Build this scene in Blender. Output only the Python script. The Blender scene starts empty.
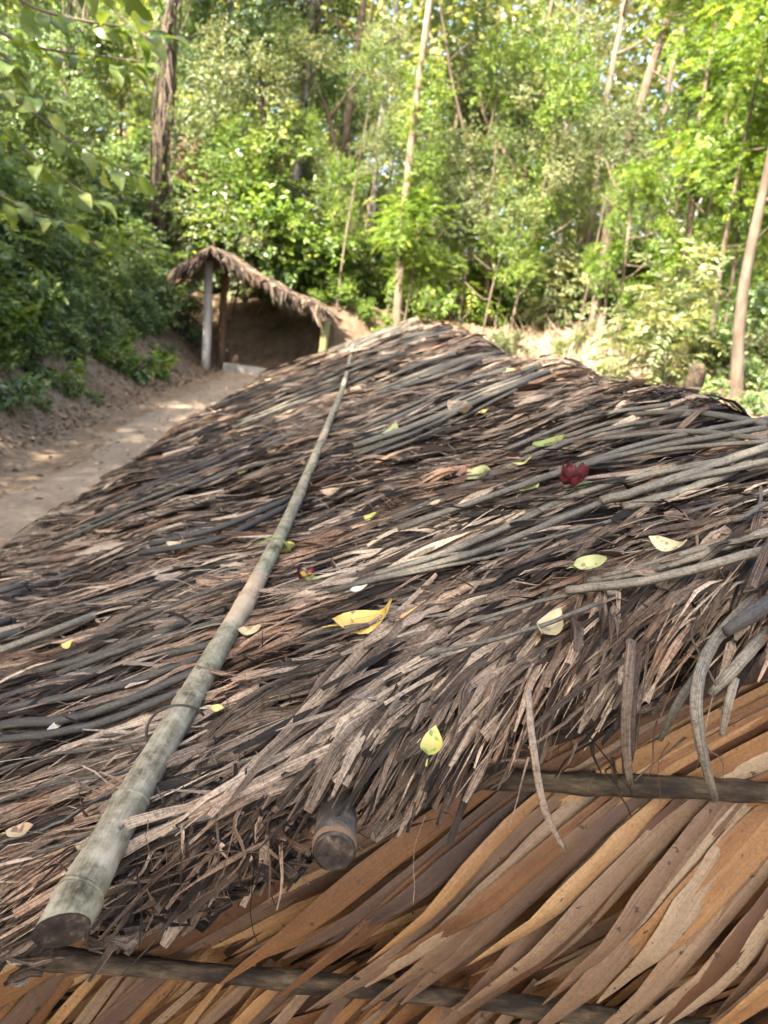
import bpy, math, random
import numpy as np
from mathutils import Vector, Matrix

rng = np.random.default_rng(7)
random.seed(7)
scene = bpy.context.scene
COL = scene.collection
rad = math.radians

# ------------------------------------------------------------------ camera
EYE = np.array([0.0, 0.0, 1.75])
FPX = 715.0
PITCH, ROLL, YAW = 0.27610, 0.11988, 0.05332
_F = np.array([math.sin(YAW)*math.cos(PITCH), math.cos(YAW)*math.cos(PITCH), -math.sin(PITCH)])
_R0 = np.array([math.cos(YAW), -math.sin(YAW), 0.0])
_U0 = np.cross(_R0, _F)
_R = _R0*math.cos(ROLL)+_U0*math.sin(ROLL)
_U = -_R0*math.sin(ROLL)+_U0*math.cos(ROLL)
cam_d = bpy.data.cameras.new('camera')
cam_d.sensor_fit = 'VERTICAL'
cam_d.sensor_height = 36.0
cam_d.lens = 36.0*FPX/1024.0
cam_d.clip_start = 0.05
cam_d.clip_end = 600.0
cam_d.dof.use_dof = True
cam_d.dof.focus_distance = 1.05
cam_d.dof.aperture_fstop = 5.6
cam = bpy.data.objects.new('camera', cam_d)
COL.objects.link(cam)
cam.matrix_world = Matrix(((_R[0], _U[0], -_F[0], EYE[0]), (_R[1], _U[1], -_F[1], EYE[1]),
                           (_R[2], _U[2], -_F[2], EYE[2]), (0, 0, 0, 1)))
scene.camera = cam

# ------------------------------------------------------------------ world, sun, exposure
SUN_ELEV = rad(46)
SUN_DIR = np.array([-0.68, -0.73, 0.0])             # horizontal direction towards the sun
SUN_DIR = SUN_DIR/np.linalg.norm(SUN_DIR)
world = bpy.data.worlds.new('World')
scene.world = world
world.use_nodes = True
wn = world.node_tree.nodes
sky = wn.new('ShaderNodeTexSky')
sky.sky_type = 'NISHITA'
sky.sun_disc = False
sky.sun_elevation = SUN_ELEV
sky.sun_rotation = math.atan2(SUN_DIR[0], SUN_DIR[1])
sky.air_density = 1.0
sky.dust_density = 5.0
sky.ozone_density = 1.0
bg = wn['Background']
bg.inputs['Strength'].default_value = 0.13
world.node_tree.links.new(sky.outputs[0], bg.inputs[0])
sun_d = bpy.data.lights.new('sun', 'SUN')
sun_d.energy = 5.0
sun_d.angle = rad(0.6)
sun_d.color = (1.0, 0.93, 0.82)
sun = bpy.data.objects.new('sun', sun_d)
COL.objects.link(sun)
_sv = Vector((SUN_DIR[0]*math.cos(SUN_ELEV), SUN_DIR[1]*math.cos(SUN_ELEV), math.sin(SUN_ELEV)))
sun.rotation_euler = _sv.to_track_quat('Z', 'Y').to_euler()
sun.location = (-12, -8, 30)
scene.view_settings.view_transform = 'Standard'
scene.view_settings.look = 'None'
scene.view_settings.exposure = 2.85
scene.view_settings.use_white_balance = True      # camera balanced for the shade
scene.view_settings.white_balance_temperature = 6750
scene.view_settings.gamma = 1.0
scene.view_settings.use_curve_mapping = False
scene.cycles.max_bounces = 4
scene.cycles.diffuse_bounces = 2
scene.cycles.glossy_bounces = 2
scene.cycles.transmission_bounces = 3
scene.cycles.use_denoising = True
scene.cycles.caustics_reflective = False
scene.cycles.caustics_refractive = False
scene.cycles.sample_clamp_indirect = 6.0

# ------------------------------------------------------------------ measuring helpers
def ray(px, py):
    return _R*(px-384)/FPX+_U*(512-py)/FPX+_F
def at(px, py, Y):
    d = ray(px, py)
    return EYE+d*(Y/d[1])

XR, ZR, SL = 0.913, 1.575, 0.486           # ridge x, ridge z, slope
XE, YN, YF = -1.887, 0.76, 14.4            # eave x, near verge y, far verge y
def verge_y(x):
    return np.interp(x, [-1.9, -0.2, 0.0, 0.3, 0.55, 0.9], [0.74, 0.75, 0.775, 0.84, 0.87, 0.90])
def roof_wave(x, y):
    return (0.022*np.sin(2.1*y+1.3*x)+0.016*np.sin(4.7*y-2.9*x+1.0)+0.010*np.sin(9.1*x+3.1*y)
            + 0.03*np.sin(0.9*y+0.4))*np.clip((y-0.7)/1.2, 0.15, 1)
def roof_z(x, y):
    d = np.asarray(x)-XR
    return ZR-0.015-SL*(np.sqrt(d*d+0.0036))+roof_wave(x, y)
def at_roof(px, py, off=0.0):
    d = ray(px, py)
    t = (ZR-SL*XR+off-EYE[2])/(d[2]-SL*d[0])
    for _ in range(4):
        P = EYE+d*t
        zt = min(float(roof_z(P[0], P[1])), ZR+0.06)+off
        # secant on the ray against the local plane
        t = t+(zt-P[2])/(d[2]-SL*d[0])
    return EYE+d*t

def sstep(a, b, x):
    t = np.clip((np.asarray(x, float)-a)/(b-a), 0, 1)
    return t*t*(3-2*t)
def wob(x, y):
    return (np.sin(1.3*x+0.7*y)+np.sin(-0.9*x+1.7*y+2)+0.6*np.sin(3.1*x+2.3*y)+0.5*np.sin(-2.7*x+4.1*y+1))/3.1
def ground_z(x, y):
    x = np.asarray(x, float); y = np.asarray(y, float)
    w = wob(x, y)
    dl = np.maximum(0, -x-3.05-0.10*w-0.03*np.maximum(0, y-6))
    left = np.where(dl < 0.35, 0.45*dl, 0.1575+1.05*(dl-0.35))
    left = 4.2*(1-np.exp(-left/4.2))
    right = 1.15*sstep(3.6, 5.6, x+0.12*w)+0.08*np.maximum(0, x-5)
    back = 1.55*sstep(16.9, 18.5, y+0.15*w)+0.03*np.maximum(0, y-18)
    back = back*np.where(x < -3.6, np.clip(1+(x+3.6)*0.18, 0.35, 1), 1)
    z = np.maximum(np.maximum(left, right), back)
    z = z+np.minimum(left, back)*0.25+np.minimum(right, back)*0.15
    return z+0.05*w*sstep(0.05, 0.5, z)+0.012*w

# ------------------------------------------------------------------ object helpers
def tag(o, label=None, cat=None, group=None, kind=None):
    if label: o['label'] = label
    if cat: o['category'] = cat
    if group: o['group'] = group
    if kind: o['kind'] = kind
    return o
def link(name, me, mat=None, parent=None, loc=None):
    o = bpy.data.objects.new(name, me)
    COL.objects.link(o)
    if mat is not None and me is not None and len(me.materials) == 0:
        me.materials.append(mat)
    if parent is not None: o.parent = parent
    if loc is not None: o.location = loc
    return o
def empty(name, loc=(0, 0, 0), rz=0.0, s=1.0):
    o = bpy.data.objects.new(name, None)
    COL.objects.link(o)
    o.location = loc
    o.rotation_euler = (0, 0, rz)
    o.scale = (s, s, s)
    o.empty_display_size = 0.1
    return o

def mesh_np(name, V, Q, tint=None, uv=None, smooth=True):
    """V (n,3), Q (m,k) equal-size polygons."""
    me = bpy.data.meshes.new(name)
    V = np.ascontiguousarray(V, dtype=np.float32)
    Q = np.ascontiguousarray(Q, dtype=np.int32)
    m, k = Q.shape
    me.vertices.add(len(V)); me.vertices.foreach_set('co', V.ravel())
    me.loops.add(m*k); me.loops.foreach_set('vertex_index', Q.ravel())
    me.polygons.add(m); me.polygons.foreach_set('loop_start', np.arange(0, m*k, k, dtype=np.int32))
    if smooth: me.polygons.foreach_set('use_smooth', np.ones(m, dtype=bool))
    me.update(calc_edges=True)
    if uv is not None:
        l = me.uv_layers.new(name='UVMap')
        l.data.foreach_set('uv', np.ascontiguousarray(uv, dtype=np.float32)[Q.ravel()].ravel())
    if tint is not None:
        a = me.attributes.new('tint', 'FLOAT', 'POINT')
        a.data.foreach_set('value', np.ascontiguousarray(tint, dtype=np.float32))
    return me

def ribbons(C, W, side, tint, fold=0.0, up=None, cross=3):
    """C (N,S,3) centre lines, W (N,S) half widths, side (N,S,3) unit across, up (N,S,3); returns V,Q,tint,uv."""
    N, S, _ = C.shape
    if cross == 5:
        fold = np.broadcast_to(np.asarray(fold, float).reshape(-1, 1), (N, S))
        pl = [0.0, 0.30, 0.05, 0.34, 0.0]; ps = [-1.0, -0.5, 0.04, 0.52, 1.0]
        V = np.stack([C+side*(W*q)[..., None]+up*(W*(h*0.55+fold*(1-abs(q))))[..., None] for q, h in zip(ps, pl)], axis=2)
        vv = np.array([0, 0.25, 0.5, 0.75, 1.0])
    elif cross == 3:
        fold = np.broadcast_to(np.asarray(fold, float).reshape(-1, 1), (N, S))
        mid = C+(up*(W*fold)[..., None] if up is not None else 0)
        V = np.stack([C-side*W[..., None], mid, C+side*W[..., None]], axis=2)
        vv = np.array([0, 0.5, 1.0])
    else:
        V = np.stack([C-side*W[..., None], C+side*W[..., None]], axis=2)
        vv = np.array([0, 1.0])
    K = V.shape[2]
    seg = np.linalg.norm(np.diff(C, axis=1), axis=2)
    ulen = np.concatenate([np.zeros((N, 1)), np.cumsum(seg, axis=1)], axis=1)
    off = rng.random((N, 1))*37.0
    U = np.broadcast_to((ulen+off)[..., None], (N, S, K))
    wm = W.max(axis=1).reshape(N, 1, 1)
    Vv = np.broadcast_to(vv.reshape(1, 1, K)*2*wm, (N, S, K))+off[..., None]*0.7
    uv = np.stack([U, Vv], axis=-1).reshape(-1, 2)
    idx = np.arange(N*S*K).reshape(N, S, K)
    Q = np.stack([idx[:, :-1, :-1], idx[:, :-1, 1:], idx[:, 1:, 1:], idx[:, 1:, :-1]], axis=-1).reshape(-1, 4)
    T = np.repeat(np.asarray(tint, float), S*K)
    return V.reshape(-1, 3), Q, T, uv

def unit(v):
    return v/np.maximum(np.linalg.norm(v, axis=-1, keepdims=True), 1e-9)

def smooth_path(P, n):
    """Catmull-Rom through P (k,3) -> (n,3)"""
    P = np.asarray(P, float)
    k = len(P)
    if k == 2:
        return P[0]+(P[1]-P[0])*np.linspace(0, 1, n)[:, None]
    E = np.vstack([2*P[0]-P[1], P, 2*P[-1]-P[-2]])
    out = []
    for t in np.linspace(0, k-1, n):
        i = min(int(t), k-2); u = t-i
        a, b, c, d = E[i], E[i+1], E[i+2], E[i+3]
        out.append(0.5*((2*b)+(-a+c)*u+(2*a-5*b+4*c-d)*u*u+(-a+3*b-3*c+d)*u**3))
    return np.array(out)

def tube(P, Rr, sides=8, flat=1.0, up=(0, 0, 1), rough=0.0, cap=True, seed=0, tint=0.5):
    """round tube along P with radii Rr; flat squashes it along `up`. Returns V,Q,tint,uv (quads; caps as fans of quads)."""
    P = np.asarray(P, float); n = len(P)
    Rr = np.broadcast_to(np.asarray(Rr, float), (n,))
    T = unit(np.gradient(P, axis=0))
    upv = np.asarray(up, float)
    B = np.cross(T, np.broadcast_to(upv, T.shape))
    bad = np.linalg.norm(B, axis=1) < 1e-3
    B[bad] = np.cross(T[bad], np.array([0, 1.0, 0.01]))
    B = unit(B); N = unit(np.cross(B, T))
    a = np.linspace(0, 2*math.pi, sides, endpoint=False)
    r = np.random.default_rng(seed+11)
    jit = 1+rough*(r.random((n, sides))-0.5)*2
    ring = (B[:, None, :]*np.cos(a)[None, :, None]+N[:, None, :]*(flat*np.sin(a))[None, :, None])
    V = P[:, None, :]+ring*(Rr[:, None]*jit)[..., None]
    V = V.reshape(-1, 3)
    idx = np.arange(n*sides).reshape(n, sides)
    nx = np.roll(idx, -1, axis=1)
    Q = np.stack([idx[:-1], nx[:-1], nx[1:], idx[1:]], axis=-1).reshape(-1, 4)
    L = np.concatenate([[0], np.cumsum(np.linalg.norm(np.diff(P, axis=0), axis=1))])
    off = r.random()*20
    uv = np.stack([np.repeat(L+off, sides), np.tile(a/(2*math.pi)*0.12+off, n)], axis=-1)
    if cap:
        nv = len(V)
        V = np.vstack([V, P[0], P[-1]])
        uv = np.vstack([uv, [off, off], [off+L[-1], off]])
        q0 = [[nv, idx[0, (j+2) % sides], idx[0, (j+1) % sides], idx[0, j]] for j in range(0, sides, 2)]
        q1 = [[nv+1, idx[-1, j], idx[-1, (j+1) % sides], idx[-1, (j+2) % sides]] for j in range(0, sides, 2)]
        Q = np.vstack([Q, q0, q1])
    return V, Q, np.full(len(V), tint), uv

def merge(parts):
    Vs, Qs, Ts, Us, n = [], [], [], [], 0
    for V, Q, T, U in parts:
        Vs.append(V); Qs.append(Q+n); Ts.append(T); Us.append(U); n += len(V)
    return np.vstack(Vs), np.vstack(Qs), np.concatenate(Ts), np.vstack(Us)

# ------------------------------------------------------------------ materials
def new_mat(name):
    m = bpy.data.materials.new(name)
    m.use_nodes = True
    nt = m.node_tree
    return m, nt, nt.nodes, nt.nodes['Principled BSDF']
def ramp_node(nd, stops):
    r = nd.new('ShaderNodeValToRGB')
    e = r.color_ramp.elements
    while len(e) < len(stops): e.new(0.5)
    for i, (p, c) in enumerate(stops):
        e[i].position = p
        e[i].color = (c[0], c[1], c[2], 1)
    return r
def noise(nd, nt, scale, detail=4, vec=None, rough=0.6):
    n = nd.new('ShaderNodeTexNoise')
    n.inputs['Scale'].default_value = scale
    n.inputs['Detail'].default_value = detail
    n.inputs['Roughness'].default_value = rough
    if vec is not None: nt.links.new(vec, n.inputs['Vector'])
    return n
def mathn(nd, nt, op, a, b=None, c=None, clamp=False):
    n = nd.new('ShaderNodeMath'); n.operation = op; n.use_clamp = clamp
    for i, v in enumerate((a, b, c)):
        if v is None: continue
        if isinstance(v, (int, float)): n.inputs[i].default_value = v
        else: nt.links.new(v, n.inputs[i])
    return n.outputs[0]
def mixc(nd, nt, fac, a, b, mode='MIX'):
    n = nd.new('ShaderNodeMix'); n.data_type = 'RGBA'; n.blend_type = mode
    for s, v in ((n.inputs[0], fac), (n.inputs[6], a), (n.inputs[7], b)):
        if isinstance(v, (int, float)): s.default_value = v
        elif isinstance(v, tuple): s.default_value = (v[0], v[1], v[2], 1)
        else: nt.links.new(v, s)
    return n.outputs[2]

def fibre_mat(name, stops, streak=(6, 260), amp=0.35, rough=0.75, spec=0.25, spots=0.0, bump=0.4, world_var=0.15, warm=None, grime=0.8):
    """dry plant fibre: tint attribute picks the colour, streaks run along the strip's own UV."""
    m, nt, nd, bs = new_mat(name)
    at_ = nd.new('ShaderNodeAttribute'); at_.attribute_name = 'tint'
    uv = nd.new('ShaderNodeUVMap'); uv.uv_map = 'UVMap'
    mp = nd.new('ShaderNodeMapping'); mp.inputs['Scale'].default_value = (streak[0], streak[1], 1)
    nt.links.new(uv.outputs[0], mp.inputs[0])
    n1 = noise(nd, nt, 1.0, 5, mp.outputs[0], 0.65)
    geo = nd.new('ShaderNodeNewGeometry')
    n2 = noise(nd, nt, 7.0, 4, geo.outputs['Position'])
    v = mathn(nd, nt, 'MULTIPLY_ADD', n1.outputs[0], amp*2, mathn(nd, nt, 'SUBTRACT', at_.outputs['Fac'], amp))
    v = mathn(nd, nt, 'MULTIPLY_ADD', n2.outputs[0], world_var*2, mathn(nd, nt, 'SUBTRACT', v, world_var))
    r = ramp_node(nd, stops)
    nt.links.new(v, r.inputs[0])
    colr = r.outputs[0]
    ng = noise(nd, nt, 190.0, 5, geo.outputs['Position'], 0.75)
    gr_ = ramp_node(nd, [(0.36, (0.30, 0.27, 0.25)), (0.52, (1, 1, 1)), (0.68, (1.25, 1.25, 1.25))]); nt.links.new(ng.outputs[0], gr_.inputs[0])
    colr = mixc(nd, nt, grime, colr, mixc(nd, nt, 1.0, colr, gr_.outputs[0], 'MULTIPLY'))
    if warm:
        n4 = noise(nd, nt, 2.6, 4, geo.outputs['Position'])
        wr_ = ramp_node(nd, [(0.50, (0, 0, 0)), (0.66, (1, 1, 1))]); nt.links.new(n4.outputs[0], wr_.inputs[0])
        colr = mixc(nd, nt, mathn(nd, nt, 'MULTIPLY', wr_.outputs[0], 0.75), colr, mixc(nd, nt, 1.0, colr, warm, 'MULTIPLY'))
    if spots > 0:
        n3 = noise(nd, nt, 55, 3, geo.outputs['Position'])
        k = mathn(nd, nt, 'GREATER_THAN', n3.outputs[0], 0.74-spots*0.06)
        colr = mixc(nd, nt, mathn(nd, nt, 'MULTIPLY', k, 0.85), colr, (0.015, 0.01, 0.008))
    nt.links.new(colr, bs.inputs['Base Color'])
    bs.inputs['Roughness'].default_value = rough
    bs.inputs['Specular IOR Level'].default_value = spec
    b = nd.new('ShaderNodeBump'); b.inputs['Strength'].default_value = bump; b.inputs['Distance'].default_value = 0.004
    nt.links.new(n1.outputs[0], b.inputs['Height'])
    nt.links.new(b.outputs[0], bs.inputs['Normal'])
    return m

M = {}
M['thatch'] = fibre_mat('thatch_fibre', [(0.0, (0.006, 0.0045, 0.0035)), (0.25, (0.032, 0.022, 0.015)), (0.48, (0.105, 0.074, 0.051)),
                                         (0.74, (0.235, 0.182, 0.135)), (1.0, (0.43, 0.345, 0.25))], streak=(10, 480), amp=0.85, world_var=0.3, bump=0.7, warm=(1.25, 0.88, 0.66))
M['thatch_pale'] = M['thatch']
M['wall_leaf'] = fibre_mat('wall_leaf_fibre', [(0.0, (0.02, 0.009, 0.005)), (0.3, (0.075, 0.031, 0.011)), (0.55, (0.150, 0.069, 0.024)),
                                               (0.8, (0.215, 0.115, 0.045)), (1.0, (0.30, 0.19, 0.09))], streak=(3, 900), amp=0.5, rough=0.55, spec=0.35,
                           spots=0.9, bump=0.4, world_var=0.24, grime=0.45)
M['wall_leaf_grey'] = fibre_mat('weathered_wall_leaf_fibre', [(0.0, (0.022, 0.012, 0.009)), (0.35, (0.075, 0.042, 0.024)), (0.65, (0.140, 0.085, 0.048)),
                                                (1.0, (0.25, 0.185, 0.115))], streak=(3, 900), amp=0.5, rough=0.55, spec=0.35, spots=1.1, bump=0.4, world_var=0.24, grime=0.45)
M['stalk'] = fibre_mat('frond_stalk_bark', [(0.0, (0.025, 0.024, 0.024)), (0.3, (0.043, 0.039, 0.033)), (0.6, (0.110, 0.099, 0.075)),
                                            (0.85, (0.215, 0.185, 0.14)), (1.0, (0.33, 0.24, 0.17))], streak=(14, 260), amp=0.75, rough=0.6, spec=0.35, bump=0.4, world_var=0.2)
M['backing'] = fibre_mat('roof_backing', [(0.0, (0.012, 0.008, 0.006)), (0.5, (0.05, 0.034, 0.026)), (1.0, (0.12, 0.085, 0.066))], amp=0.3)

def make_pole_mat():
    m, nt, nd, bs = new_mat('weathered_pole_bark')
    geo = nd.new('ShaderNodeNewGeometry')
    uv = nd.new('ShaderNodeUVMap'); uv.uv_map = 'UVMap'
    mp = nd.new('ShaderNodeMapping'); mp.inputs['Scale'].default_value = (9, 140, 1)
    nt.links.new(uv.outputs[0], mp.inputs[0])
    n1 = noise(nd, nt, 1, 5, mp.outputs[0], 0.7)
    n2 = noise(nd, nt, 26, 8, geo.outputs['Position'], 0.75)
    n3 = noise(nd, nt, 5, 3, geo.outputs['Position'])
    r = ramp_node(nd, [(0.37, (0.028, 0.024, 0.016)), (0.45, (0.110, 0.094, 0.060)), (0.53, (0.200, 0.176, 0.120)), (0.66, (0.33, 0.30, 0.225))])
    v = mathn(nd, nt, 'ADD', mathn(nd, nt, 'MULTIPLY', n1.outputs[0], 0.35), mathn(nd, nt, 'MULTIPLY', n2.outputs[0], 0.7))
    nt.links.new(v, r.inputs[0])
    moss = ramp_node(nd, [(0.5, (0, 0, 0)), (0.66, (1, 1, 1))])
    nt.links.new(n3.outputs[0], moss.inputs[0])
    c = mixc(nd, nt, mathn(nd, nt, 'MULTIPLY', moss.outputs[0], 0.16), r.outputs[0], (0.20, 0.23, 0.08))
    n4 = noise(nd, nt, 2.3, 3, geo.outputs['Position'])
    pk = ramp_node(nd, [(0.60, (0, 0, 0)), (0.68, (1, 1, 1))])
    nt.links.new(n4.outputs[0], pk.inputs[0])
    c = mixc(nd, nt, mathn(nd, nt, 'MULTIPLY', pk.outputs[0], 0.6), c, (0.48, 0.34, 0.22))
    nt.links.new(c, bs.inputs['Base Color'])
    bs.inputs['Roughness'].default_value = 0.7
    bs.inputs['Specular IOR Level'].default_value = 0.25
    b = nd.new('ShaderNodeBump'); b.inputs['Strength'].default_value = 0.5; b.inputs['Distance'].default_value = 0.004
    nt.links.new(v, b.inputs['Height']); nt.links.new(b.outputs[0], bs.inputs['Normal'])
    return m
M['pole'] = make_pole_mat()

def simple_noise_mat(name, stops, scale=6, detail=6, rough=0.85, spec=0.2, bump=0.5, dist=0.02, stretch=(1, 1, 1), coords='pos'):
    m, nt, nd, bs = new_mat(name)
    if coords == 'pos':
        vec = nd.new('ShaderNodeNewGeometry').outputs['Position']
    else:
        vec = nd.new('ShaderNodeTexCoord').outputs['Object']
    mp = nd.new('ShaderNodeMapping'); mp.inputs['Scale'].default_value = stretch
    nt.links.new(vec, mp.inputs[0])
    n1 = noise(nd, nt, scale, detail, mp.outputs[0], 0.65)
    n2 = noise(nd, nt, scale*0.17, 3, mp.outputs[0])
    v = mathn(nd, nt, 'ADD', mathn(nd, nt, 'MULTIPLY', n1.outputs[0], 0.65), mathn(nd, nt, 'MULTIPLY', n2.outputs[0], 0.35))
    r = ramp_node(nd, stops)
    nt.links.new(v, r.inputs[0])
    nt.links.new(r.outputs[0], bs.inputs['Base Color'])
    bs.inputs['Roughness'].default_value = rough
    bs.inputs['Specular IOR Level'].default_value = spec
    b = nd.new('ShaderNodeBump'); b.inputs['Strength'].default_value = bump; b.inputs['Distance'].default_value = dist
    nt.links.new(n1.outputs[0], b.inputs['Height']); nt.links.new(b.outputs[0], bs.inputs['Normal'])
    return m
M['soil'] = simple_noise_mat('forest_soil', [(0.30, (0.060, 0.039, 0.023)), (0.45, (0.145, 0.100, 0.062)), (0.58, (0.225, 0.162, 0.105)), (0.72, (0.33, 0.25, 0.17))], scale=11, bump=1.0, dist=0.04)
M['path'] = simple_noise_mat('trodden_dirt', [(0.30, (0.125, 0.094, 0.067)), (0.5, (0.195, 0.15, 0.108)), (0.70, (0.27, 0.215, 0.16))], scale=17, bump=0.5, dist=0.015)
M['earth'] = simple_noise_mat('cut_earth', [(0.3, (0.055, 0.037, 0.024)), (0.5, (0.105, 0.072, 0.046)), (0.72, (0.17, 0.12, 0.078))], scale=5, bump=0.9, dist=0.06)
M['concrete'] = simple_noise_mat('old_concrete', [(0.3, (0.13, 0.125, 0.11)), (0.7, (0.27, 0.255, 0.23))], scale=12)
M['dark_end'] = simple_noise_mat('cut_wood_end', [(0.36, (0.010, 0.008, 0.007)), (0.52, (0.035, 0.026, 0.020)), (0.66, (0.15, 0.115, 0.08))], scale=70, dist=0.003)
M['purlin'] = simple_noise_mat('blackened_wood', [(0.3, (0.012, 0.010, 0.009)), (0.52, (0.04, 0.032, 0.027)), (0.7, (0.15, 0.13, 0.11))], scale=30, dist=0.004)
M['wallpole'] = simple_noise_mat('dark_wall_pole_bark', [(0.38, (0.008, 0.006, 0.005)), (0.49, (0.028, 0.020, 0.013)), (0.58, (0.075, 0.054, 0.032)), (0.7, (0.18, 0.135, 0.08))], scale=45, stretch=(0.3, 1, 1), bump=1.0, dist=0.006)
M['post'] = simple_noise_mat('grey_post_wood', [(0.3, (0.17, 0.155, 0.135)), (0.5, (0.30, 0.28, 0.25)), (0.7, (0.42, 0.40, 0.36))], scale=9, stretch=(1, 1, 0.2))
M['post_brown'] = simple_noise_mat('brown_post_wood', [(0.3, (0.10, 0.06, 0.035)), (0.7, (0.24, 0.15, 0.09))], scale=9, stretch=(1, 1, 0.2))
M['post_green'] = simple_noise_mat('mossy_post_wood', [(0.3, (0.12, 0.13, 0.05)), (0.7, (0.30, 0.28, 0.13))], scale=9, stretch=(1, 1, 0.2))
M['bark_pale'] = simple_noise_mat('pale_tree_bark', [(0.3, (0.07, 0.050, 0.033)), (0.5, (0.14, 0.104, 0.072)), (0.68, (0.22, 0.175, 0.13))], scale=7, stretch=(1.5, 1.5, 0.5))
M['bark_brown'] = simple_noise_mat('brown_tree_bark', [(0.3, (0.040, 0.029, 0.020)), (0.5, (0.095, 0.072, 0.052)), (0.7, (0.18, 0.145, 0.11))], scale=7, stretch=(1.5, 1.5, 0.4))
M['bark_grey'] = simple_noise_mat('grey_tree_bark', [(0.3, (0.12, 0.11, 0.10)), (0.5, (0.24, 0.225, 0.21)), (0.7, (0.40, 0.38, 0.35))], scale=7, stretch=(1.5, 1.5, 0.5))
M['wire'] = simple_noise_mat('rusty_wire', [(0.3, (0.03, 0.025, 0.022)), (0.7, (0.09, 0.07, 0.06))], scale=40)
M['vine'] = fibre_mat('dead_vine', [(0.0, (0.025, 0.018, 0.013)), (0.5, (0.085, 0.063, 0.046)), (1.0, (0.20, 0.16, 0.12))], amp=0.3)
M['twig'] = fibre_mat('dry_twig', [(0.0, (0.20, 0.145, 0.09)), (0.5, (0.38, 0.29, 0.20)), (1.0, (0.56, 0.46, 0.34))], amp=0.3)
M['litter'] = fibre_mat('leaf_litter', [(0.0, (0.05, 0.03, 0.02)), (0.4, (0.15, 0.09, 0.055)), (0.75, (0.30, 0.20, 0.12)), (1.0, (0.48, 0.36, 0.20))], amp=0.2)

def leaf_mat(name, stops, trans=0.35, rough=0.38, spec=0.5, tcol=(1.35, 1.3, 0.6)):
    m, nt, nd, bs = new_mat(name)
    at_ = nd.new('ShaderNodeAttribute'); at_.attribute_name = 'tint'
    oi = nd.new('ShaderNodeObjectInfo')
    geo = nd.new('ShaderNodeNewGeometry')
    n2 = noise(nd, nt, 0.9, 2, geo.outputs['Position'])
    v = mathn(nd, nt, 'ADD', at_.outputs['Fac'], mathn(nd, nt, 'MULTIPLY_ADD', oi.outputs['Random'], 0.24, -0.12))
    v = mathn(nd, nt, 'ADD', v, mathn(nd, nt, 'MULTIPLY_ADD', n2.outputs[0], 0.6, -0.3))
    r = ramp_node(nd, stops)
    nt.links.new(v, r.inputs[0])
    nt.links.new(r.outputs[0], bs.inputs['Base Color'])
    bs.inputs['Roughness'].default_value = rough
    bs.inputs['Specular IOR Level'].default_value = spec
    tr = nd.new('ShaderNodeBsdfTranslucent')
    tc = mixc(nd, nt, 1.0, r.outputs[0], tcol, 'MULTIPLY')
    nt.links.new(tc, tr.inputs[0])
    mx = nd.new('ShaderNodeMixShader'); mx.inputs[0].default_value = trans
    nt.links.new(bs.outputs[0], mx.inputs[1]); nt.links.new(tr.outputs[0], mx.inputs[2])
    nt.links.new(mx.outputs[0], nd['Material Output'].inputs[0])
    return m
M['leaf'] = leaf_mat('forest_leaf', [(0.0, (0.036, 0.066, 0.022)), (0.35, (0.09, 0.145, 0.042)), (0.65, (0.18, 0.235, 0.075)), (0.88, (0.29, 0.315, 0.13)), (1.0, (0.38, 0.33, 0.19))], trans=0.48, rough=0.3, spec=0.6)
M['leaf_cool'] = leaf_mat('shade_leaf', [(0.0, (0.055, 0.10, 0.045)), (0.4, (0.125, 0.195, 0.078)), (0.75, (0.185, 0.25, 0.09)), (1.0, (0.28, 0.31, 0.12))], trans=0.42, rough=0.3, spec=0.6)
M['leaf_bright'] = leaf_mat('fresh_leaf', [(0.0, (0.05, 0.10, 0.02)), (0.4, (0.12, 0.20, 0.035)), (0.75, (0.21, 0.29, 0.05)), (1.0, (0.33, 0.36, 0.08))], trans=0.42)
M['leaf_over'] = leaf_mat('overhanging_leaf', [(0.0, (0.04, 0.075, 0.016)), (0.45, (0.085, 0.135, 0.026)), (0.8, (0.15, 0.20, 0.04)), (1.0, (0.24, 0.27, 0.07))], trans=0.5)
M['leaf_dry'] = leaf_mat('withered_leaf', [(0.0, (0.07, 0.045, 0.025)), (0.5, (0.20, 0.14, 0.08)), (1.0, (0.38, 0.30, 0.20))], trans=0.3, tcol=(1.1, 1.0, 0.7))
M['leaf_pale'] = leaf_mat('dusty_leaf', [(0.0, (0.07, 0.10, 0.045)), (0.5, (0.16, 0.19, 0.085)), (1.0, (0.34, 0.33, 0.17))], trans=0.35)

# ------------------------------------------------------------------ terrain
def grid_sheet(name, xs, ys, zf, mat, kind='structure', parent=None):
    X, Y = np.meshgrid(xs, ys)
    Z = zf(X, Y)
    V = np.stack([X, Y, Z], -1).reshape(-1, 3)
    ny, nx = X.shape
    idx = np.arange(nx*ny).reshape(ny, nx)
    Q = np.stack([idx[:-1, :-1], idx[:-1, 1:], idx[1:, 1:], idx[1:, :-1]], -1).reshape(-1, 4)
    o = link(name, mesh_np(name, V, Q), mat, parent)
    if kind: o['kind'] = kind
    return o
xs = np.concatenate([np.linspace(-220, -16, 30, endpoint=False), np.linspace(-16, 16, 200), np.linspace(17, 220, 30)])
ys = np.concatenate([np.linspace(-120, -6, 20, endpoint=False), np.linspace(-6, 34, 250), np.linspace(35, 260, 40)])
ground = grid_sheet('ground', xs, ys, lambda x, y: ground_z(x, y), M['soil'])
def path_edges(y):
    return -2.72-0.10*np.sin(y*0.8)-0.05*np.sin(2.3*y+1)-0.035*np.maximum(0, y-7)
_py = np.linspace(-5, 20, 160)
_t = np.linspace(0, 1, 16)
_PX = path_edges(_py)[:, None]*(1-_t)+(-1.15)*_t
_PY = np.broadcast_to(_py[:, None], _PX.shape)
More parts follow.
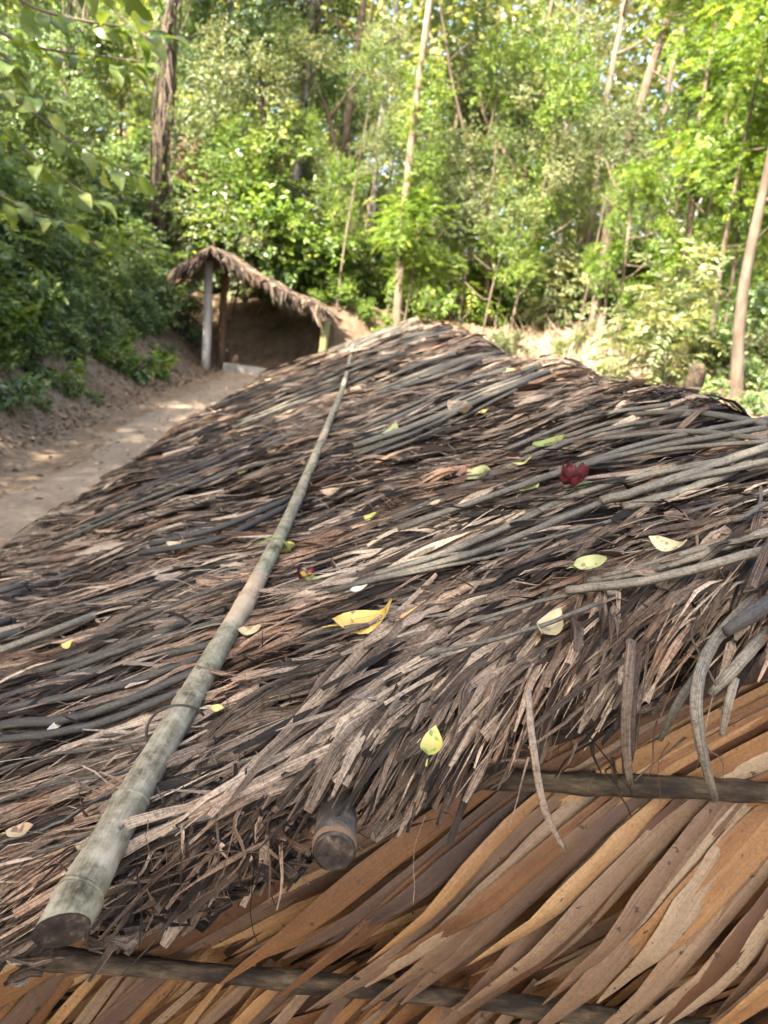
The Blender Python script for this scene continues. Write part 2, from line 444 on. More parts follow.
_PZ = ground_z(_PX, _PY)+0.012+0.006*np.sin(9*_PX+3*_PY)*np.sin(7*_PY-4*_PX)-0.02*np.maximum(0, np.abs(_t-0.5)*2-0.9)[None, :]*8
_V = np.stack([_PX, _PY, _PZ], -1).reshape(-1, 3)
_i = np.arange(len(_V)).reshape(_PX.shape)
_Q = np.stack([_i[:-1, :-1], _i[:-1, 1:], _i[1:, 1:], _i[1:, :-1]], -1).reshape(-1, 4)
o = link('path', mesh_np('path', _V, _Q), M['path']); o['kind'] = 'structure'

# ------------------------------------------------------------------ the thatched hut
hut = empty('thatched_hut', (0, 0, 0))
tag(hut, 'long low hut roofed with brown palm thatch, orange frond wall below its near edge', 'hut')

# roof slabs under the thatch: two slopes
def slab(xa, xb, name):
    nx, ny = 26, 110
    X, Y = np.meshgrid(np.linspace(xa, xb, nx), np.linspace(YN+0.15, YF-0.05, ny))
    Zt = roof_z(X, Y)-0.05
    top = np.stack([X, Y, Zt], -1).reshape(-1, 3)
    bot = np.stack([X, Y, Zt-0.07], -1).reshape(-1, 3)
    idx = np.arange(nx*ny).reshape(ny, nx)
    q = lambda I: np.stack([I[:-1, :-1], I[:-1, 1:], I[1:, 1:], I[1:, :-1]], -1).reshape(-1, 4)
    n = nx*ny
    Q = [q(idx), q(idx)[:, ::-1]+n]
    for e in (idx[0], idx[-1][::-1], idx[:, 0][::-1], idx[:, -1]):
        Q.append(np.stack([e[:-1], e[:-1]+n, e[1:]+n, e[1:]], -1))
    V = np.vstack([top, bot])
    o = link(name, mesh_np(name, V, np.vstack(Q), tint=np.full(len(V), 0.45), uv=V[:, [0, 1]]), M['backing'], hut)
    return o
slab(XE, XR, 'roof_slope')
slab(XR, XR+2.8, 'roof_slope')

# --- thatch strips
def thatch_strips(x, y, length, width, ang, lift, tint, S=5, cross=3, droop=0.0, curl=0.35, bend=0.09, seed=1, z0=None):
    """ang: direction in plan measured from the down-slope direction (-x); positive turns towards the camera (-y)."""
    r = np.random.default_rng(seed)
    N = len(x)
    t = np.linspace(-0.5, 0.5, S)[None, :]
    a = ang[:, None]+bend*(r.standard_normal((N, 1)))*t*2+0.08*r.standard_normal((N, 1))*np.sin(t*7+r.random((N, 1))*6)
    L = length[:, None]
    dx = -np.cos(a); dy = -np.sin(a)
    step = np.full((1, S), 1.0/(S-1)); step[0, 0] = 0
    px = x[:, None]+np.cumsum(dx*step, axis=1)*L-0.5*L*(-np.cos(ang[:, None]))
    py = y[:, None]+np.cumsum(dy*step, axis=1)*L-0.5*L*(-np.sin(ang[:, None]))
    yv = verge_y(px)
    mx = -0.062*r.random((N, 1))**2.0*np.where((x[:, None] > -0.02) & (x[:, None] < 0.10), 0.1, 1.0)
    py = py+np.maximum(0, mx-(py-yv).min(axis=1, keepdims=True))
    pz = roof_z(px, np.maximum(py, yv))
    over = np.maximum(0, yv+0.02-py)              # past the near verge: droop down
    pz = pz-over*0.9-2.0*over*over
    overe = np.maximum(0, XE+0.02-px)
    pz = pz-overe*0.5
    pz = pz+lift[:, None]+0.012*r.standard_normal((N, 1))*np.sin(t*5+r.random((N, 1))*6)+np.abs(r.standard_normal((N, 1)))*0.02*np.maximum(0, t)*2
    C = np.stack([px, py, pz], -1)
    T = unit(np.gradient(C, axis=1))
    up0 = np.broadcast_to(np.array([0.43, 0, 0.9]), T.shape)
    side = unit(np.cross(T, up0))
    up = unit(np.cross(side, T))
    roll = 0.38*r.standard_normal((N, 1, 1))+0.5*r.standard_normal((N, 1, 1))*t[..., None]
    side2 = side*np.cos(roll)+up*np.sin(roll)
    up2 = up*np.cos(roll)-side*np.sin(roll)
    prof = np.clip(1.0-np.abs(t*2)**4*(0.35+0.65*r.random((N, 1))), 0.06, 1)*(1+0.32*r.standard_normal((N, S)))
    W = width[:, None]*0.5*np.clip(prof, 0.12, 1.3)
    return C, W, side2, up2, curl*r.standard_normal(N)

def lean_angle(x, y, r):
    n = len(x)
    base = 0.10+0.10*np.sin(1.7*y+1.1*x)+0.12*np.sin(0.8*y+2.0)
    near = (1-sstep(YN, YN+0.42, y))*sstep(-0.15, 0.15, x)
    a = base+near*(0.55+0.22*np.sin(6*x))+0.14*r.standard_normal(n)
    wild = r.random(n) < 0.04
    a[wild] += r.uniform(-0.7, 0.7, wild.sum())
    return a

def scatter(n, y0, y1, Lr, Wr, tints, seed, x0=XE, x1=XR, lift=(0.0, 0.03), wild=None):
    r = np.random.default_rng(seed)
    y = y0+(y1-y0)*r.random(n); x = x0+(x1-x0)*r.random(n)
    length = r.uniform(*Lr, n)*np.exp(0.3*r.standard_normal(n)); width = r.uniform(*Wr, n)*np.exp(0.35*r.standard_normal(n))
    ang = lean_angle(x, y, r) if wild is None else r.uniform(-wild, wild, n)
    lf = r.uniform(lift[0], lift[1], n)
    # patches: darker / paler areas of the thatch
    pt = 0.10*np.sin(3.1*x+1.7*y)+0.08*np.sin(7.3*x-4.0*y+1)+0.07*np.sin(13*y+2*x)
    tn = np.clip(tints[0]+tints[1]*r.standard_normal(n)+pt, 0, 1)
    return x, y, length, width, ang, lf, tn

parts = []
def add_sc(n, y0, y1, Lr, Wr, tints, seed, S=5, cross=3, **k):
    x, y, L, W, A, lf, tn = scatter(n, y0, y1, Lr, Wr, tints, seed, **k)
    C, Wd, sd, up, fo = thatch_strips(x, y, L, W, A, lf, tn, S=S, cross=cross, seed=seed+500)
    parts.append(ribbons(C, Wd, sd, tn, fo, up, cross))
def add_bundles(nb, per, y0, y1, Lr, Wr, spread, tints, seed, S=7, x0=XE, x1=XR, lift=(-0.02, 0.055), cross=3):
    """torn fronds: bundles of long strips that run together, each bundle with its own tone, height and direction."""
    r = np.random.default_rng(seed)
    by = r.uniform(y0, y1, nb); bx = r.uniform(x0, x1, nb)
    ba = lean_angle(bx, by, r)
    bt = tints[0]+tints[1]*r.standard_normal(nb)+0.10*np.sin(3.1*bx+1.7*by)+0.08*np.sin(7.3*bx-4.0*by+1)
    bl = r.uniform(*lift, nb); bL = r.uniform(*Lr, nb)
    k = np.repeat(np.arange(nb), per); n = nb*per
    o_ = r.uniform(-1, 1, n)*spread; q = r.normal(0, 0.22, n)*bL[k]
    a = ba[k]+0.9*o_*r.choice([-1, 1], nb)[k]*2+0.06*r.standard_normal(n)
    x = bx[k]-np.cos(ba[k])*q-np.sin(ba[k])*o_; y = by[k]-np.sin(ba[k])*q+np.cos(ba[k])*o_
    L = bL[k]*r.uniform(0.45, 1.15, n); W = r.uniform(*Wr, n)*np.exp(0.3*r.standard_normal(n))
    tn = np.clip(bt[k]+0.15*r.standard_normal(n), 0, 1); lf = bl[k]+r.uniform(0, 0.014, n)
    C, Wd, sd, up, fo = thatch_strips(x, y, L, W, a, lf, tn, S=S, seed=seed+500, bend=0.06)
    parts.append(ribbons(C, Wd, sd, tn, fo, up, cross))
add_bundles(1050, 11, YN-0.02, 2.5, (0.22, 0.55), (0.005, 0.015), 0.040, (0.33, 0.27), 11, S=10)
add_bundles(700, 10, YN-0.02, 2.2, (0.12, 0.34), (0.0012, 0.004), 0.035, (0.50, 0.22), 12, lift=(0.012, 0.05), S=6, cross=2)
add_bundles(950, 10, 2.3, 5.4, (0.28, 0.65), (0.007, 0.020), 0.055, (0.36, 0.26), 13, lift=(-0.02, 0.06))
add_bundles(420, 9, 2.0, 5.0, (0.15, 0.40), (0.002, 0.006), 0.05, (0.52, 0.22), 14, lift=(0.015, 0.06), S=5, cross=2)
add_bundles(900, 9, 5.2, YF, (0.35, 0.8), (0.012, 0.036), 0.08, (0.39, 0.23), 15, S=5, lift=(-0.02, 0.06))
add_sc(2600, YN-0.02, 2.6, (0.015, 0.07), (0.003, 0.011), (0.50, 0.22), 20, S=3, lift=(0.01, 0.045))
add_sc(1800, 2.2, 6.0, (0.03, 0.12), (0.005, 0.016), (0.52, 0.20), 21, S=3, lift=(0.01, 0.05))
add_sc(2600, YN, YF, (0.25, 0.7), (0.02, 0.05), (0.42, 0.20), 16, S=4, x0=XR, x1=XR+2.8)
# eave fringe on the path side
add_sc(2600, YN, YF, (0.18, 0.45), (0.008, 0.028), (0.42, 0.22), 17, x0=XE-0.10, x1=XE+0.10, S=4)
# ridge tuft
add_sc(2200, YN, YF, (0.15, 0.5), (0.01, 0.03), (0.42, 0.2), 18, x0=XR-0.12, x1=XR+0.14, S=4)
# crumbled bits along the pole's right-hand side
r_ = np.random.default_rng(19)
n = 4200
yy = YN+0.05+2.4*r_.random(n)**1.5; xx = -0.25+0.03+np.abs(r_.standard_normal(n))*0.13+0.02*yy
L = r_.uniform(0.012, 0.06, n); W = r_.uniform(0.002, 0.011, n)
A = r_.uniform(-1.3, 1.3, n)*(L < 0.04)+0.5*r_.standard_normal(n); lf = r_.uniform(0.0, 0.03, n); tn = np.clip(0.46+0.22*r_.standard_normal(n), 0, 1)
C, Wd, sd, up, fo = thatch_strips(xx, yy, L, W, A, lf, tn, S=3, seed=777)
parts.append(ribbons(C, Wd, sd, tn, fo, up, 3))
# crumbling edge between pole and purlin, and a dense underlayer along the whole near edge
r_ = np.random.default_rng(29)
n = 1500
xx = np.where(r_.random(n) < 0.6, r_.uniform(-0.27, 0.0, n), r_.uniform(-0.6, 0.85, n))
yy = verge_y(xx)+r_.uniform(0.0, 0.12, n)
L = r_.uniform(0.025, 0.09, n); W = r_.uniform(0.005, 0.020, n); A = 0.35+0.5*r_.standard_normal(n)
lf = r_.uniform(-0.09, 0.01, n); tn = np.clip(0.34+0.22*r_.standard_normal(n), 0, 1)
C, Wd, sd, up, fo = thatch_strips(xx, yy, L, W, A, lf, tn, S=4, seed=779)
parts.append(ribbons(C, Wd, sd, tn, fo, up, 3))
V, Q, T, UV = merge(parts)
th = link('thatch', mesh_np('thatch', V, Q, T, UV), M['thatch'], hut)
th['kind'] = 'stuff'

# --- the 300 biggest strips, each a part
r_ = np.random.default_rng(23)
n = 300
yy = np.concatenate([YN+0.02+0.30*r_.random(130), YN+0.3+1.7*r_.random(170)**1.3])
xx = np.concatenate([r_.uniform(-0.1, 0.75, 130), r_.uniform(-0.9, 0.7, 170)])
L = r_.uniform(0.14, 0.36, n); W = r_.uniform(0.009, 0.022, n)
A = lean_angle(xx, yy, r_); lf = r_.uniform(0.03, 0.055, n)
tn = np.clip(0.56+0.18*r_.standard_normal(n), 0.1, 1)
C, Wd, sd, up, fo = thatch_strips(xx, yy, L, W, A, lf, tn, S=11, seed=888, curl=0.5)
for i in range(n):
    a = ribbons(C[i:i+1], Wd[i:i+1], sd[i:i+1], tn[i:i+1], fo[i:i+1], up[i:i+1], 3)
    link('thatch_leaf', mesh_np('thatch_leaf', a[0], a[1], a[2], a[3]), M['thatch'], hut)

# --- frond stalks lying across the roof
def stalk(P, r0, r1, tint, name='frond_stalk', sides=8, n=14, flat=0.7, seed=0, up=(-0.43, 0, 0.9)):
    P = np.array(P, float); _r = np.random.default_rng(seed+900)
    C = smooth_path(P, n); C[1:-1, :2] += 0.0012*_r.standard_normal((n-2, 2)); C[:, 1] += 0.007*np.sin(np.linspace(0, _r.uniform(2, 7), n)+seed)
    a = tube(C, np.linspace(r0, r1, n), sides=sides, flat=flat, up=up, rough=0.05, seed=seed, tint=tint)
    return link(name, mesh_np(name, *a), M['stalk'], hut)
STALKS = [  # pixel polylines on the roof, width px, tint
    ([(0, 698), (110, 668), (222, 640)], 14, 0.30), ([(0, 712), (100, 690), (200, 657)], 14, 0.34), ([(0, 727), (90, 712), (205, 668)], 16, 0.27),
    ([(0, 740), (100, 722), (190, 690)], 14, 0.25), ([(10, 676), (95, 655), (225, 610)], 14, 0.33), ([(60, 672), (140, 645), (228, 618)], 12, 0.36),
    ([(140, 553), (215, 540), (290, 505)], 12, 0.12), ([(150, 545), (220, 528), (292, 497)], 11, 0.15), ([(170, 538), (240, 515), (300, 485)], 7, 0.35),
    ([(110, 630), (170, 606), (240, 582)], 7, 0.4), ([(20, 618), (110, 597), (170, 580)], 6, 0.4), ([(190, 487), (240, 470), (300, 455)], 5, 0.4),
    ([(300, 590), (430, 560), (560, 505), (650, 470)], 11, 0.75), ([(345, 585), (470, 545), (600, 487), (768, 452)], 12, 0.55),
    ([(330, 592), (480, 551), (620, 495), (768, 461)], 12, 0.5), ([(398, 530), (500, 492), (620, 455), (768, 428)], 11, 0.45),
    ([(392, 518), (470, 485), (560, 445), (660, 425)], 10, 0.5), ([(430, 500), (520, 462), (600, 432), (700, 412)], 9, 0.5),
    ([(450, 512), (560, 472), (660, 440), (768, 418)], 10, 0.45), ([(505, 450), (590, 418), (668, 404)], 8, 0.5), ([(520, 455), (600, 425), (690, 408)], 8, 0.45),
    ([(625, 415), (690, 412), (768, 424)], 10, 0.4), ([(590, 440), (680, 431), (768, 440)], 9, 0.48), ([(600, 500), (680, 478), (768, 446)], 15, 0.6),
    ([(622, 507), (700, 486), (768, 455)], 17, 0.62), ([(640, 450), (700, 443), (768, 436)], 9, 0.4), ([(540, 480), (620, 458), (700, 446), (768, 441)], 8, 0.55),
    ([(568, 592), (650, 578), (768, 552)], 16, 0.66), ([(585, 582), (660, 566), (768, 530)], 14, 0.64), ([(600, 575), (680, 556), (768, 535)], 10, 0.6),
    ([(470, 620), (560, 598), (640, 582)], 7, 0.5), ([(420, 655), (500, 640), (600, 600)], 7, 0.5), ([(300, 640), (420, 610), (520, 590)], 6, 0.35),
    ([(420, 560), (520, 545), (610, 520)], 6, 0.45), ([(380, 580), (470, 560), (530, 545)], 6, 0.5), ([(730, 520), (768, 505)], 9, 0.4), ([(640, 525), (700, 510), (768, 492)], 7, 0.4),
    ([(0, 800), (80, 780), (150, 762)], 5, 0.35), ([(0, 770), (70, 752), (160, 735)], 5, 0.35), ([(30, 860), (90, 835), (125, 822)], 6, 0.4), ([(0, 845), (60, 820), (120, 790)], 5, 0.5),
]
k = 0
for pts, wpx, tn_ in STALKS:
    P = [at_roof(px, py, 0.066+0.007*(k % 4)) for px, py in pts]
    dmid = float((P[len(P)//2]-EYE) @ _F)
    rr = 0.82*wpx*dmid/FPX/2
    stalk(P, rr*random.uniform(0.9, 1.1), rr*random.uniform(0.85, 1.1), tn_, seed=k)
    k += 1
# further bands of stalks farther up the roof
r_ = np.random.default_rng(31)
bands = [(4.3, 5.6, 22, 0.2, 0.93), (6.0, 6.7, 8, -0.9, 0.3), (2.6, 3.6, 12, 0.1, 0.93), (7.2, 8.6, 18, -0.2, 0.93), (9.6, 11.2, 22, -0.4, 0.93), (12.0, 14.3, 40, -1.6, 0.93), (3.2, 4.2, 9, -1.3, -0.2), (1.6, 2.5, 10, -1.75, -0.7), (8.6, 9.6, 8, -1.7, -0.5)]
for (y0, y1, cnt, xa, xb) in bands:
    for q in range(cnt):
        x1 = xb+r_.uniform(-0.35, 0.06) if xb > 0.9 else r_.uniform(xa+0.5, xb+0.1)
        Lq = r_.uniform(0.6, 1.5); x0 = max(x1-Lq, xa-0.1)
        y = r_.uniform(y0, y1); sk = r_.uniform(0.0, 0.30)+0.10
        ptsx = np.linspace(x1, x0, 4)
        ptsy = y-(x1-ptsx)*sk+0.04*np.sin(ptsx*2+q)
        P = np.stack([ptsx, ptsy, roof_z(ptsx, ptsy)+r_.uniform(0.062, 0.095)], -1)
        if x1 > XR-0.15: P[0, 2] -= 0.012
        stalk(P, r_.uniform(0.009, 0.017), r_.uniform(0.007, 0.013), float(np.clip(0.42+0.13*r_.standard_normal(), 0.1, 0.8)), seed=k, n=8)
        k += 1

# hanging stalks and strips over the near edge, right-hand side
def hang(pts, wpx, tn_, mat='stalk', name='frond_stalk', flat=0.7):
    P = [at(px, py, Y) for px, py, Y in pts]
    d = float((P[len(P)//2]-EYE) @ _F)
    C = smooth_path(P, 16); rr = wpx*d/FPX/2
    a = tube(C, 0.85*np.concatenate([np.linspace(rr, rr*0.95, 11), np.linspace(rr*0.9, rr*0.6, 5)]), sides=8, flat=flat, up=(0, -1, 0.3), rough=0.06, seed=len(pts)+int(wpx), tint=tn_)
    return link(name, mesh_np(name, *a), M[mat], hut)
hang([(800, 548, 1.03), (768, 585, 0.92), (715, 640, 0.82), (697, 690, 0.76), (700, 740, 0.74), (715, 800, 0.75)], 17, 0.62)
hang([(810, 600, 0.98), (768, 632, 0.86), (735, 668, 0.80), (710, 695, 0.79)], 17, 0.66)
hang([(820, 575, 0.95), (768, 604, 0.84), (725, 632, 0.81)], 22, 0.18)
hang([(700, 672, 0.80), (680, 700, 0.78), (660, 740, 0.79)], 12, 0.45)
hang([(735, 678, 0.80), (728, 705, 0.78), (722, 735, 0.78)], 12, 0.75)
hang([(528, 690, 0.78), (533, 745, 0.73), (545, 810, 0.72), (566, 852, 0.73)], 9, 0.72, 'thatch', 'thatch_leaf', flat=0.25)
hang([(632, 640, 0.80), (628, 690, 0.75), (626, 740, 0.74), (630, 785, 0.75)], 14, 0.55, 'thatch', 'thatch_leaf', flat=0.2)
hang([(640, 655, 0.80), (634, 700, 0.755), (632, 760, 0.745)], 8, 0.4, 'thatch', 'thatch_leaf', flat=0.25)
# fibrous threads around the purlin and under the pole
parts = []
r_ = np.random.default_rng(41)
N = 80
px = np.concatenate([r_.uniform(130, 285, 60), r_.uniform(400, 720, 20)])
py = np.where(px < 340, 850-0.02*(px-130), 820-0.30*(px-400))+r_.uniform(-40, 10, N)
C = np.zeros((N, 6, 3))
for i in range(N):
    p = at(px[i], py[i], YN-0.01+0.03*r_.random())
    ln = r_.uniform(0.02, 0.10); d = np.array([0.35*r_.standard_normal(), -0.15+0.3*r_.standard_normal(), -1.0])
    t = np.linspace(0, 1, 6)[:, None]
    C[i] = p+d*ln*t+0.004*np.sin(t*6+r_.random()*6)*r_.standard_normal(3)
T_ = unit(np.gradient(C, axis=1)); sd = unit(np.cross(T_, np.array([0.1, 1, 0.2])+0.6*r_.standard_normal((N, 1, 3)))); up = np.cross(sd, T_)
W = np.broadcast_to(r_.uniform(0.0005, 0.004, (N, 1))*np.linspace(1, 0.3, 6), (N, 6))
parts.append(ribbons(C, W, sd, np.clip(0.4+0.25*r_.standard_normal(N), 0, 1), 0.3*r_.standard_normal(N), up, 3))
V, Q, T, UV = merge(parts)
o = link('loose_fibre', mesh_np('loose_fibre', V, Q, T, UV), M['thatch'], hut); o['kind'] = 'stuff'

# --- near wall of fronds
YW = 0.93
def wall_blade(x, z, ang0, ang1, length, width, y, tint, mat, seed, bulge=0.02, out=0.0):
    """starts at (x,z) and runs down to the left; ang measured below the horizontal."""
    r = np.random.default_rng(seed)
    S = 11
    t = np.linspace(0, 1, S)
    a = ang0+(ang1-ang0)*t**1.2+0.05*np.sin(t*5+r.random()*6)*r.standard_normal()
    st = length/(S-1)
    dx = np.concatenate([[0], np.cumsum(-np.cos(a[1:])*st)]); dz = np.concatenate([[0], np.cumsum(-np.sin(a[1:])*st)])
    yb = y-bulge*np.sin(t*math.pi)-0.012*t*r.random()-out*np.clip(t*1.5, 0, 1)**1.3
    C = np.stack([x+dx, yb, z+dz], -1)[None]
    T_ = unit(np.gradient(C, axis=1))
    sd = unit(np.cross(T_, np.array([0, -1.0, 0.0])))
    up = unit(np.cross(sd, T_))
    up = np.where(up[..., 1:2] > 0, -up, up)
    roll = (r.standard_normal()*0.12+r.standard_normal()*0.16*(t-0.3))[None, :, None]
    sd2 = sd*np.cos(roll)+up*np.sin(roll); up2 = up*np.cos(roll)-sd*np.sin(roll)
    W = (width*0.5*np.clip(np.minimum(0.55+1.6*t, 1.0)*np.minimum(1, (1.02-t)*2.2)**0.8, 0.04, 1))[None]
    W = W*(1+0.07*r.standard_normal(W.shape))
    a_ = ribbons(C, W, sd2, [tint], [r.uniform(-0.15, 0.25)], up2, 5)
    return link('wall_leaf', mesh_np('wall_leaf', *a_), mat, hut)
r_ = np.random.default_rng(51)
cnt = 0
# back layer: orange fronds from under the thatch
for i in range(96):
    x = -0.55+1.75*(i+r_.random())/96
    z = 1.02+0.42*(x+0.15) + r_.uniform(-0.05, 0.10)
    z = min(z, 1.45, float(roof_z(x+0.16, YW))-0.24)
    wall_blade(x+0.16, z+0.10, rad(r_.uniform(32, 40)), rad(r_.uniform(36, 46)), r_.uniform(0.5, 0.75), r_.uniform(0.020, 0.038),
               YW-0.004+0.022*r_.random(), float(np.clip(0.60+0.22*r_.standard_normal(), 0.1, 1)), M['wall_leaf'] if r_.random() < 0.8 else M['wall_leaf_grey'], 1000+cnt); cnt += 1
for i in range(76):
    x = -0.40+1.55*(i+r_.random())/76
    wall_blade(x, min(1.13+r_.uniform(-0.05, 0.02), float(roof_z(x, YW))-0.15), rad(r_.uniform(33, 39)), rad(r_.uniform(37, 47)), r_.uniform(0.5, 0.68), r_.uniform(0.020, 0.038),
               YW-0.012+0.02*r_.random(), float(np.clip(0.56+0.22*r_.standard_normal(), 0.1, 1)), M['wall_leaf'] if r_.random() < 0.75 else M['wall_leaf_grey'], 2000+cnt); cnt += 1
# front layer at the right: greyer, wider, steeper, ending over the lower pole
for i in range(50):
    u = (i+r_.random())/50
    x = 0.30+0.95*u
    st = 42+19*min(u*1.5, 1)
    wall_blade(x, 1.125+r_.uniform(-0.015, 0.01), rad(st+r_.uniform(-7, 5)), rad(st+r_.uniform(-5, 12)), r_.uniform(0.40, 0.60), r_.uniform(0.026, 0.052),
               YW-0.014+0.004*r_.random(), float(np.clip(0.55+0.2*r_.standard_normal(), 0.1, 1)), M['wall_leaf_grey'] if r_.random() < 0.8 else M['wall_leaf'], 3000+cnt, bulge=0.012, out=0.050+0.02*r_.random()); cnt += 1
# lower layer under the lower pole
for i in range(64):
    x = -0.75+1.7*(i+r_.random())/64
    wall_blade(x+0.05, 0.715-0.06*(x+0.4)+r_.uniform(-0.01, 0.03), rad(r_.uniform(44, 62)), rad(r_.uniform(54, 80)), r_.uniform(0.35, 0.6), r_.uniform(0.016, 0.036),
               YW-0.012+0.02*r_.random(), float(np.clip(0.52+0.17*r_.standard_normal(), 0.1, 1)), M['wall_leaf_grey'] if r_.random() < 0.5 else M['wall_leaf'], 4000+cnt); cnt += 1
# dense underlayer of narrow leaflets behind them
def under_blades(N, seed):
    r = np.random.default_rng(seed); S = 7
    t = np.linspace(0, 1, S)[None, :]
    x0 = r.uniform(-0.7, 1.35, (N, 1)); z0 = np.minimum(r.uniform(0.45, 1.5, (N, 1)), roof_z(x0, YW)-0.13)
    a = np.radians(r.uniform(32, 52, (N, 1)))+0.15*t*r.standard_normal((N, 1)); L_ = r.uniform(0.35, 0.6, (N, 1))
    C = np.stack([x0-np.cos(a)*L_*t, YW+0.012+0.016*r.random((N, 1))+0*t, z0-np.sin(a)*L_*t], -1)
    T_ = unit(np.gradient(C, axis=1)); sd = unit(np.cross(T_, np.array([0, -1.0, 0.0]))); up = np.cross(sd, T_)
    W = r.uniform(0.006, 0.015, (N, 1))*np.clip(np.minimum(0.6+2*t, (1.05-t)*2), 0.1, 1)
    return ribbons(C, W, sd, np.clip(0.45+0.22*r.standard_normal(N), 0, 1), r.uniform(-0.1, 0.3, N), up, 3)
o = link('wall_thatch', mesh_np('wall_thatch', *under_blades(900, 57)), M['wall_leaf'], hut); o['kind'] = 'stuff'
# dark backing of the wall
bx = np.linspace(-1.8, 3.4, 40)
bt = ZR-SL*np.abs(bx-XR)-0.10
Vb = np.vstack([np.stack([bx, np.full(40, YW+0.035), np.full(40, -0.02)], -1), np.stack([bx, np.full(40, YW+0.035), np.maximum(bt, 0)], -1)])
Qb = np.array([[i, i+1, 41+i, 40+i] for i in range(39)])
Vb2 = Vb+np.array([0, 0.03, 0]); Qb2 = Qb[:, ::-1]+80
link('wall_backing', mesh_np('wall_backing', np.vstack([Vb, Vb2]), np.vstack([Qb, Qb2]), np.full(160, 0.4), np.vstack([Vb, Vb2])[:, [0, 2]]), M['backing'], hut)
link('wall_backing', mesh_np('wall_backing', np.vstack([Vb, Vb2])+np.array([0, 13.2, 0]), np.vstack([Qb, Qb2]), np.full(160, 0.4), np.vstack([Vb, Vb2])[:, [0, 2]]), M['backing'], hut)
# horizontal poles that clamp the wall fronds
def wall_pole(pa, pb, Y, r0, seed):
    A, B = at(*pa, Y), at(*pb, Y)
    d = B-A
    P = np.stack([A-d*0.25+(d*1.7)*t for t in np.linspace(0, 1, 26)])
    P[:, 2] += 0.004*np.sin(np.linspace(0, 9, 26)+seed)
    rr = r0*(1+0.08*np.sin(np.linspace(0, 23, 26)+seed))
    for kk in (5, 11, 17, 22): rr[kk] *= 1.22
    a = tube(P, rr, sides=12, up=(0, -1, 0), rough=0.04, seed=seed)
    return link('wall_pole', mesh_np('wall_pole', *a), M['wallpole'], hut)
wall_pole((0, 950), (580, 1013), YW-0.045, 0.0145, 3)
wall_pole((400, 770), (768, 795), YW-0.035, 0.0155, 8)

# purlin stub poking out under the thatch
e = at(334, 853, 0.705)
PAX = unit(np.array([0.02, 1.0, -0.16]))
P = np.array([e+PAX*t for t in (0, 0.006, 0.02, 0.05, 0.12, 0.3, 0.5)])
rr = np.array([0.0255, 0.0285, 0.0295, 0.0285, 0.028, 0.028, 0.028])*0.9
a = tube(P, rr, sides=20, up=(0, 0, 1), rough=0.02, cap=False, seed=5)
pur = link('purlin', mesh_np('purlin', *a), M['purlin'], hut)
def disc(name, c, nrm, r, mat, parent, seed=0, sides=20):
    nrm = unit(np.asarray(nrm, float)); u = unit(np.cross(nrm, np.array([0, 0, 1.0]))); v = np.cross(nrm, u)
    rg = np.random.default_rng(seed)
    aa = np.linspace(0, 2*math.pi, sides, endpoint=False)
    rings = [np.asarray(c)+nrm*(0.003*(1-f))*0+ (u*np.cos(aa)[:, None]+v*np.sin(aa)[:, None])*r*f + nrm*rg.normal(0, 0.0008, (sides, 1)) for f in (1.0, 0.66, 0.33)]
    V = np.vstack(rings+[np.asarray(c)[None]])
    Q = []
    for k_ in range(2):
        for j in range(sides):
            Q.append([k_*sides+j, k_*sides+(j+1) % sides, (k_+1)*sides+(j+1) % sides, (k_+1)*sides+j])
    for j in range(0, sides, 2):
        Q.append([2*sides+j, 2*sides+(j+1) % sides, 2*sides+(j+2) % sides, 3*sides])
    return link(name, mesh_np(name, V, np.array(Q)), mat, parent)
disc('cut_end', e+PAX*0.0015, -PAX, 0.0232, M['dark_end'], pur, 2)
a = tube(np.array([e+PAX*t for t in (0.004, 0.010, 0.018)]), np.array([0.0262, 0.0270, 0.0268]), sides=20, up=(0, 0, 1), rough=0.03, cap=False, seed=6)
link('rim', mesh_np('rim', *a), M['post_brown'], pur)

# hut posts at the eave, mostly hidden
for y in (1.4, 5.2, 9.4, 13.6):
    for x in (XE+0.25, XR+2.5):
        zt = float(roof_z(x, y))-0.13
        a = tube(np.array([[x, y, -0.05], [x, y, zt*0.5], [x, y, zt]]), 0.04, sides=10, up=(0, 1, 0), rough=0.05)
        link('post', mesh_np('post', *a), M['post_brown'], hut)

# thin tie wire at the right-hand edge
wp = [at(690, 565, 1.05), at(695, 590, 0.98), at(703, 618, 0.90), at(693, 632, 0.87), at(688, 650, 0.84), at(698, 672, 0.80), at(712, 700, 0.77)]
wp = [p+np.array([0, 0, 0.02]) for p in wp]
a = tube(smooth_path(wp, 30), 0.0016, sides=6, up=(0, -1, 0.2))
link('tie_wire', mesh_np('tie_wire', *a), M['wire'], hut)

# ------------------------------------------------------------------ the long pole on the thatch
PPX = [(62, 930), (112, 835), (165, 742), (215, 655), (262, 572), (298, 497), (328, 425), (345, 380), (353, 345)]
PP = np.array([at_roof(px, py, 0.068+0.005*i) for i, (px, py) in enumerate(PPX)])
PC = smooth_path(PP, 90)
prr = np.full(90, 0.0255)*(1+0.02*np.sin(np.linspace(0, 40, 90)))*np.interp(np.linspace(0, 1, 90), [0, 0.12, 0.5, 1.0], [1.08, 0.95, 0.72, 0.70])
for kk in (3, 14, 27, 40, 55, 70): prr[kk] *= 1.10; prr[kk+1] *= 0.965
pole = empty('roof_pole', tuple(PP[0]))
def rel(me, p):  # move mesh data relative to the parent's origin
    me.transform(Matrix.Translation(-Vector(p))); return me
tag(pole, 'long grey-green round pole lying lengthwise down the middle of the thatch', 'pole')
a = tube(PC, prr, sides=20, up=(0, 0, 1), rough=0.018, cap=False, seed=9)
_t0 = unit(PC[1]-PC[0])                               # oblique saw cut: lower lip set back
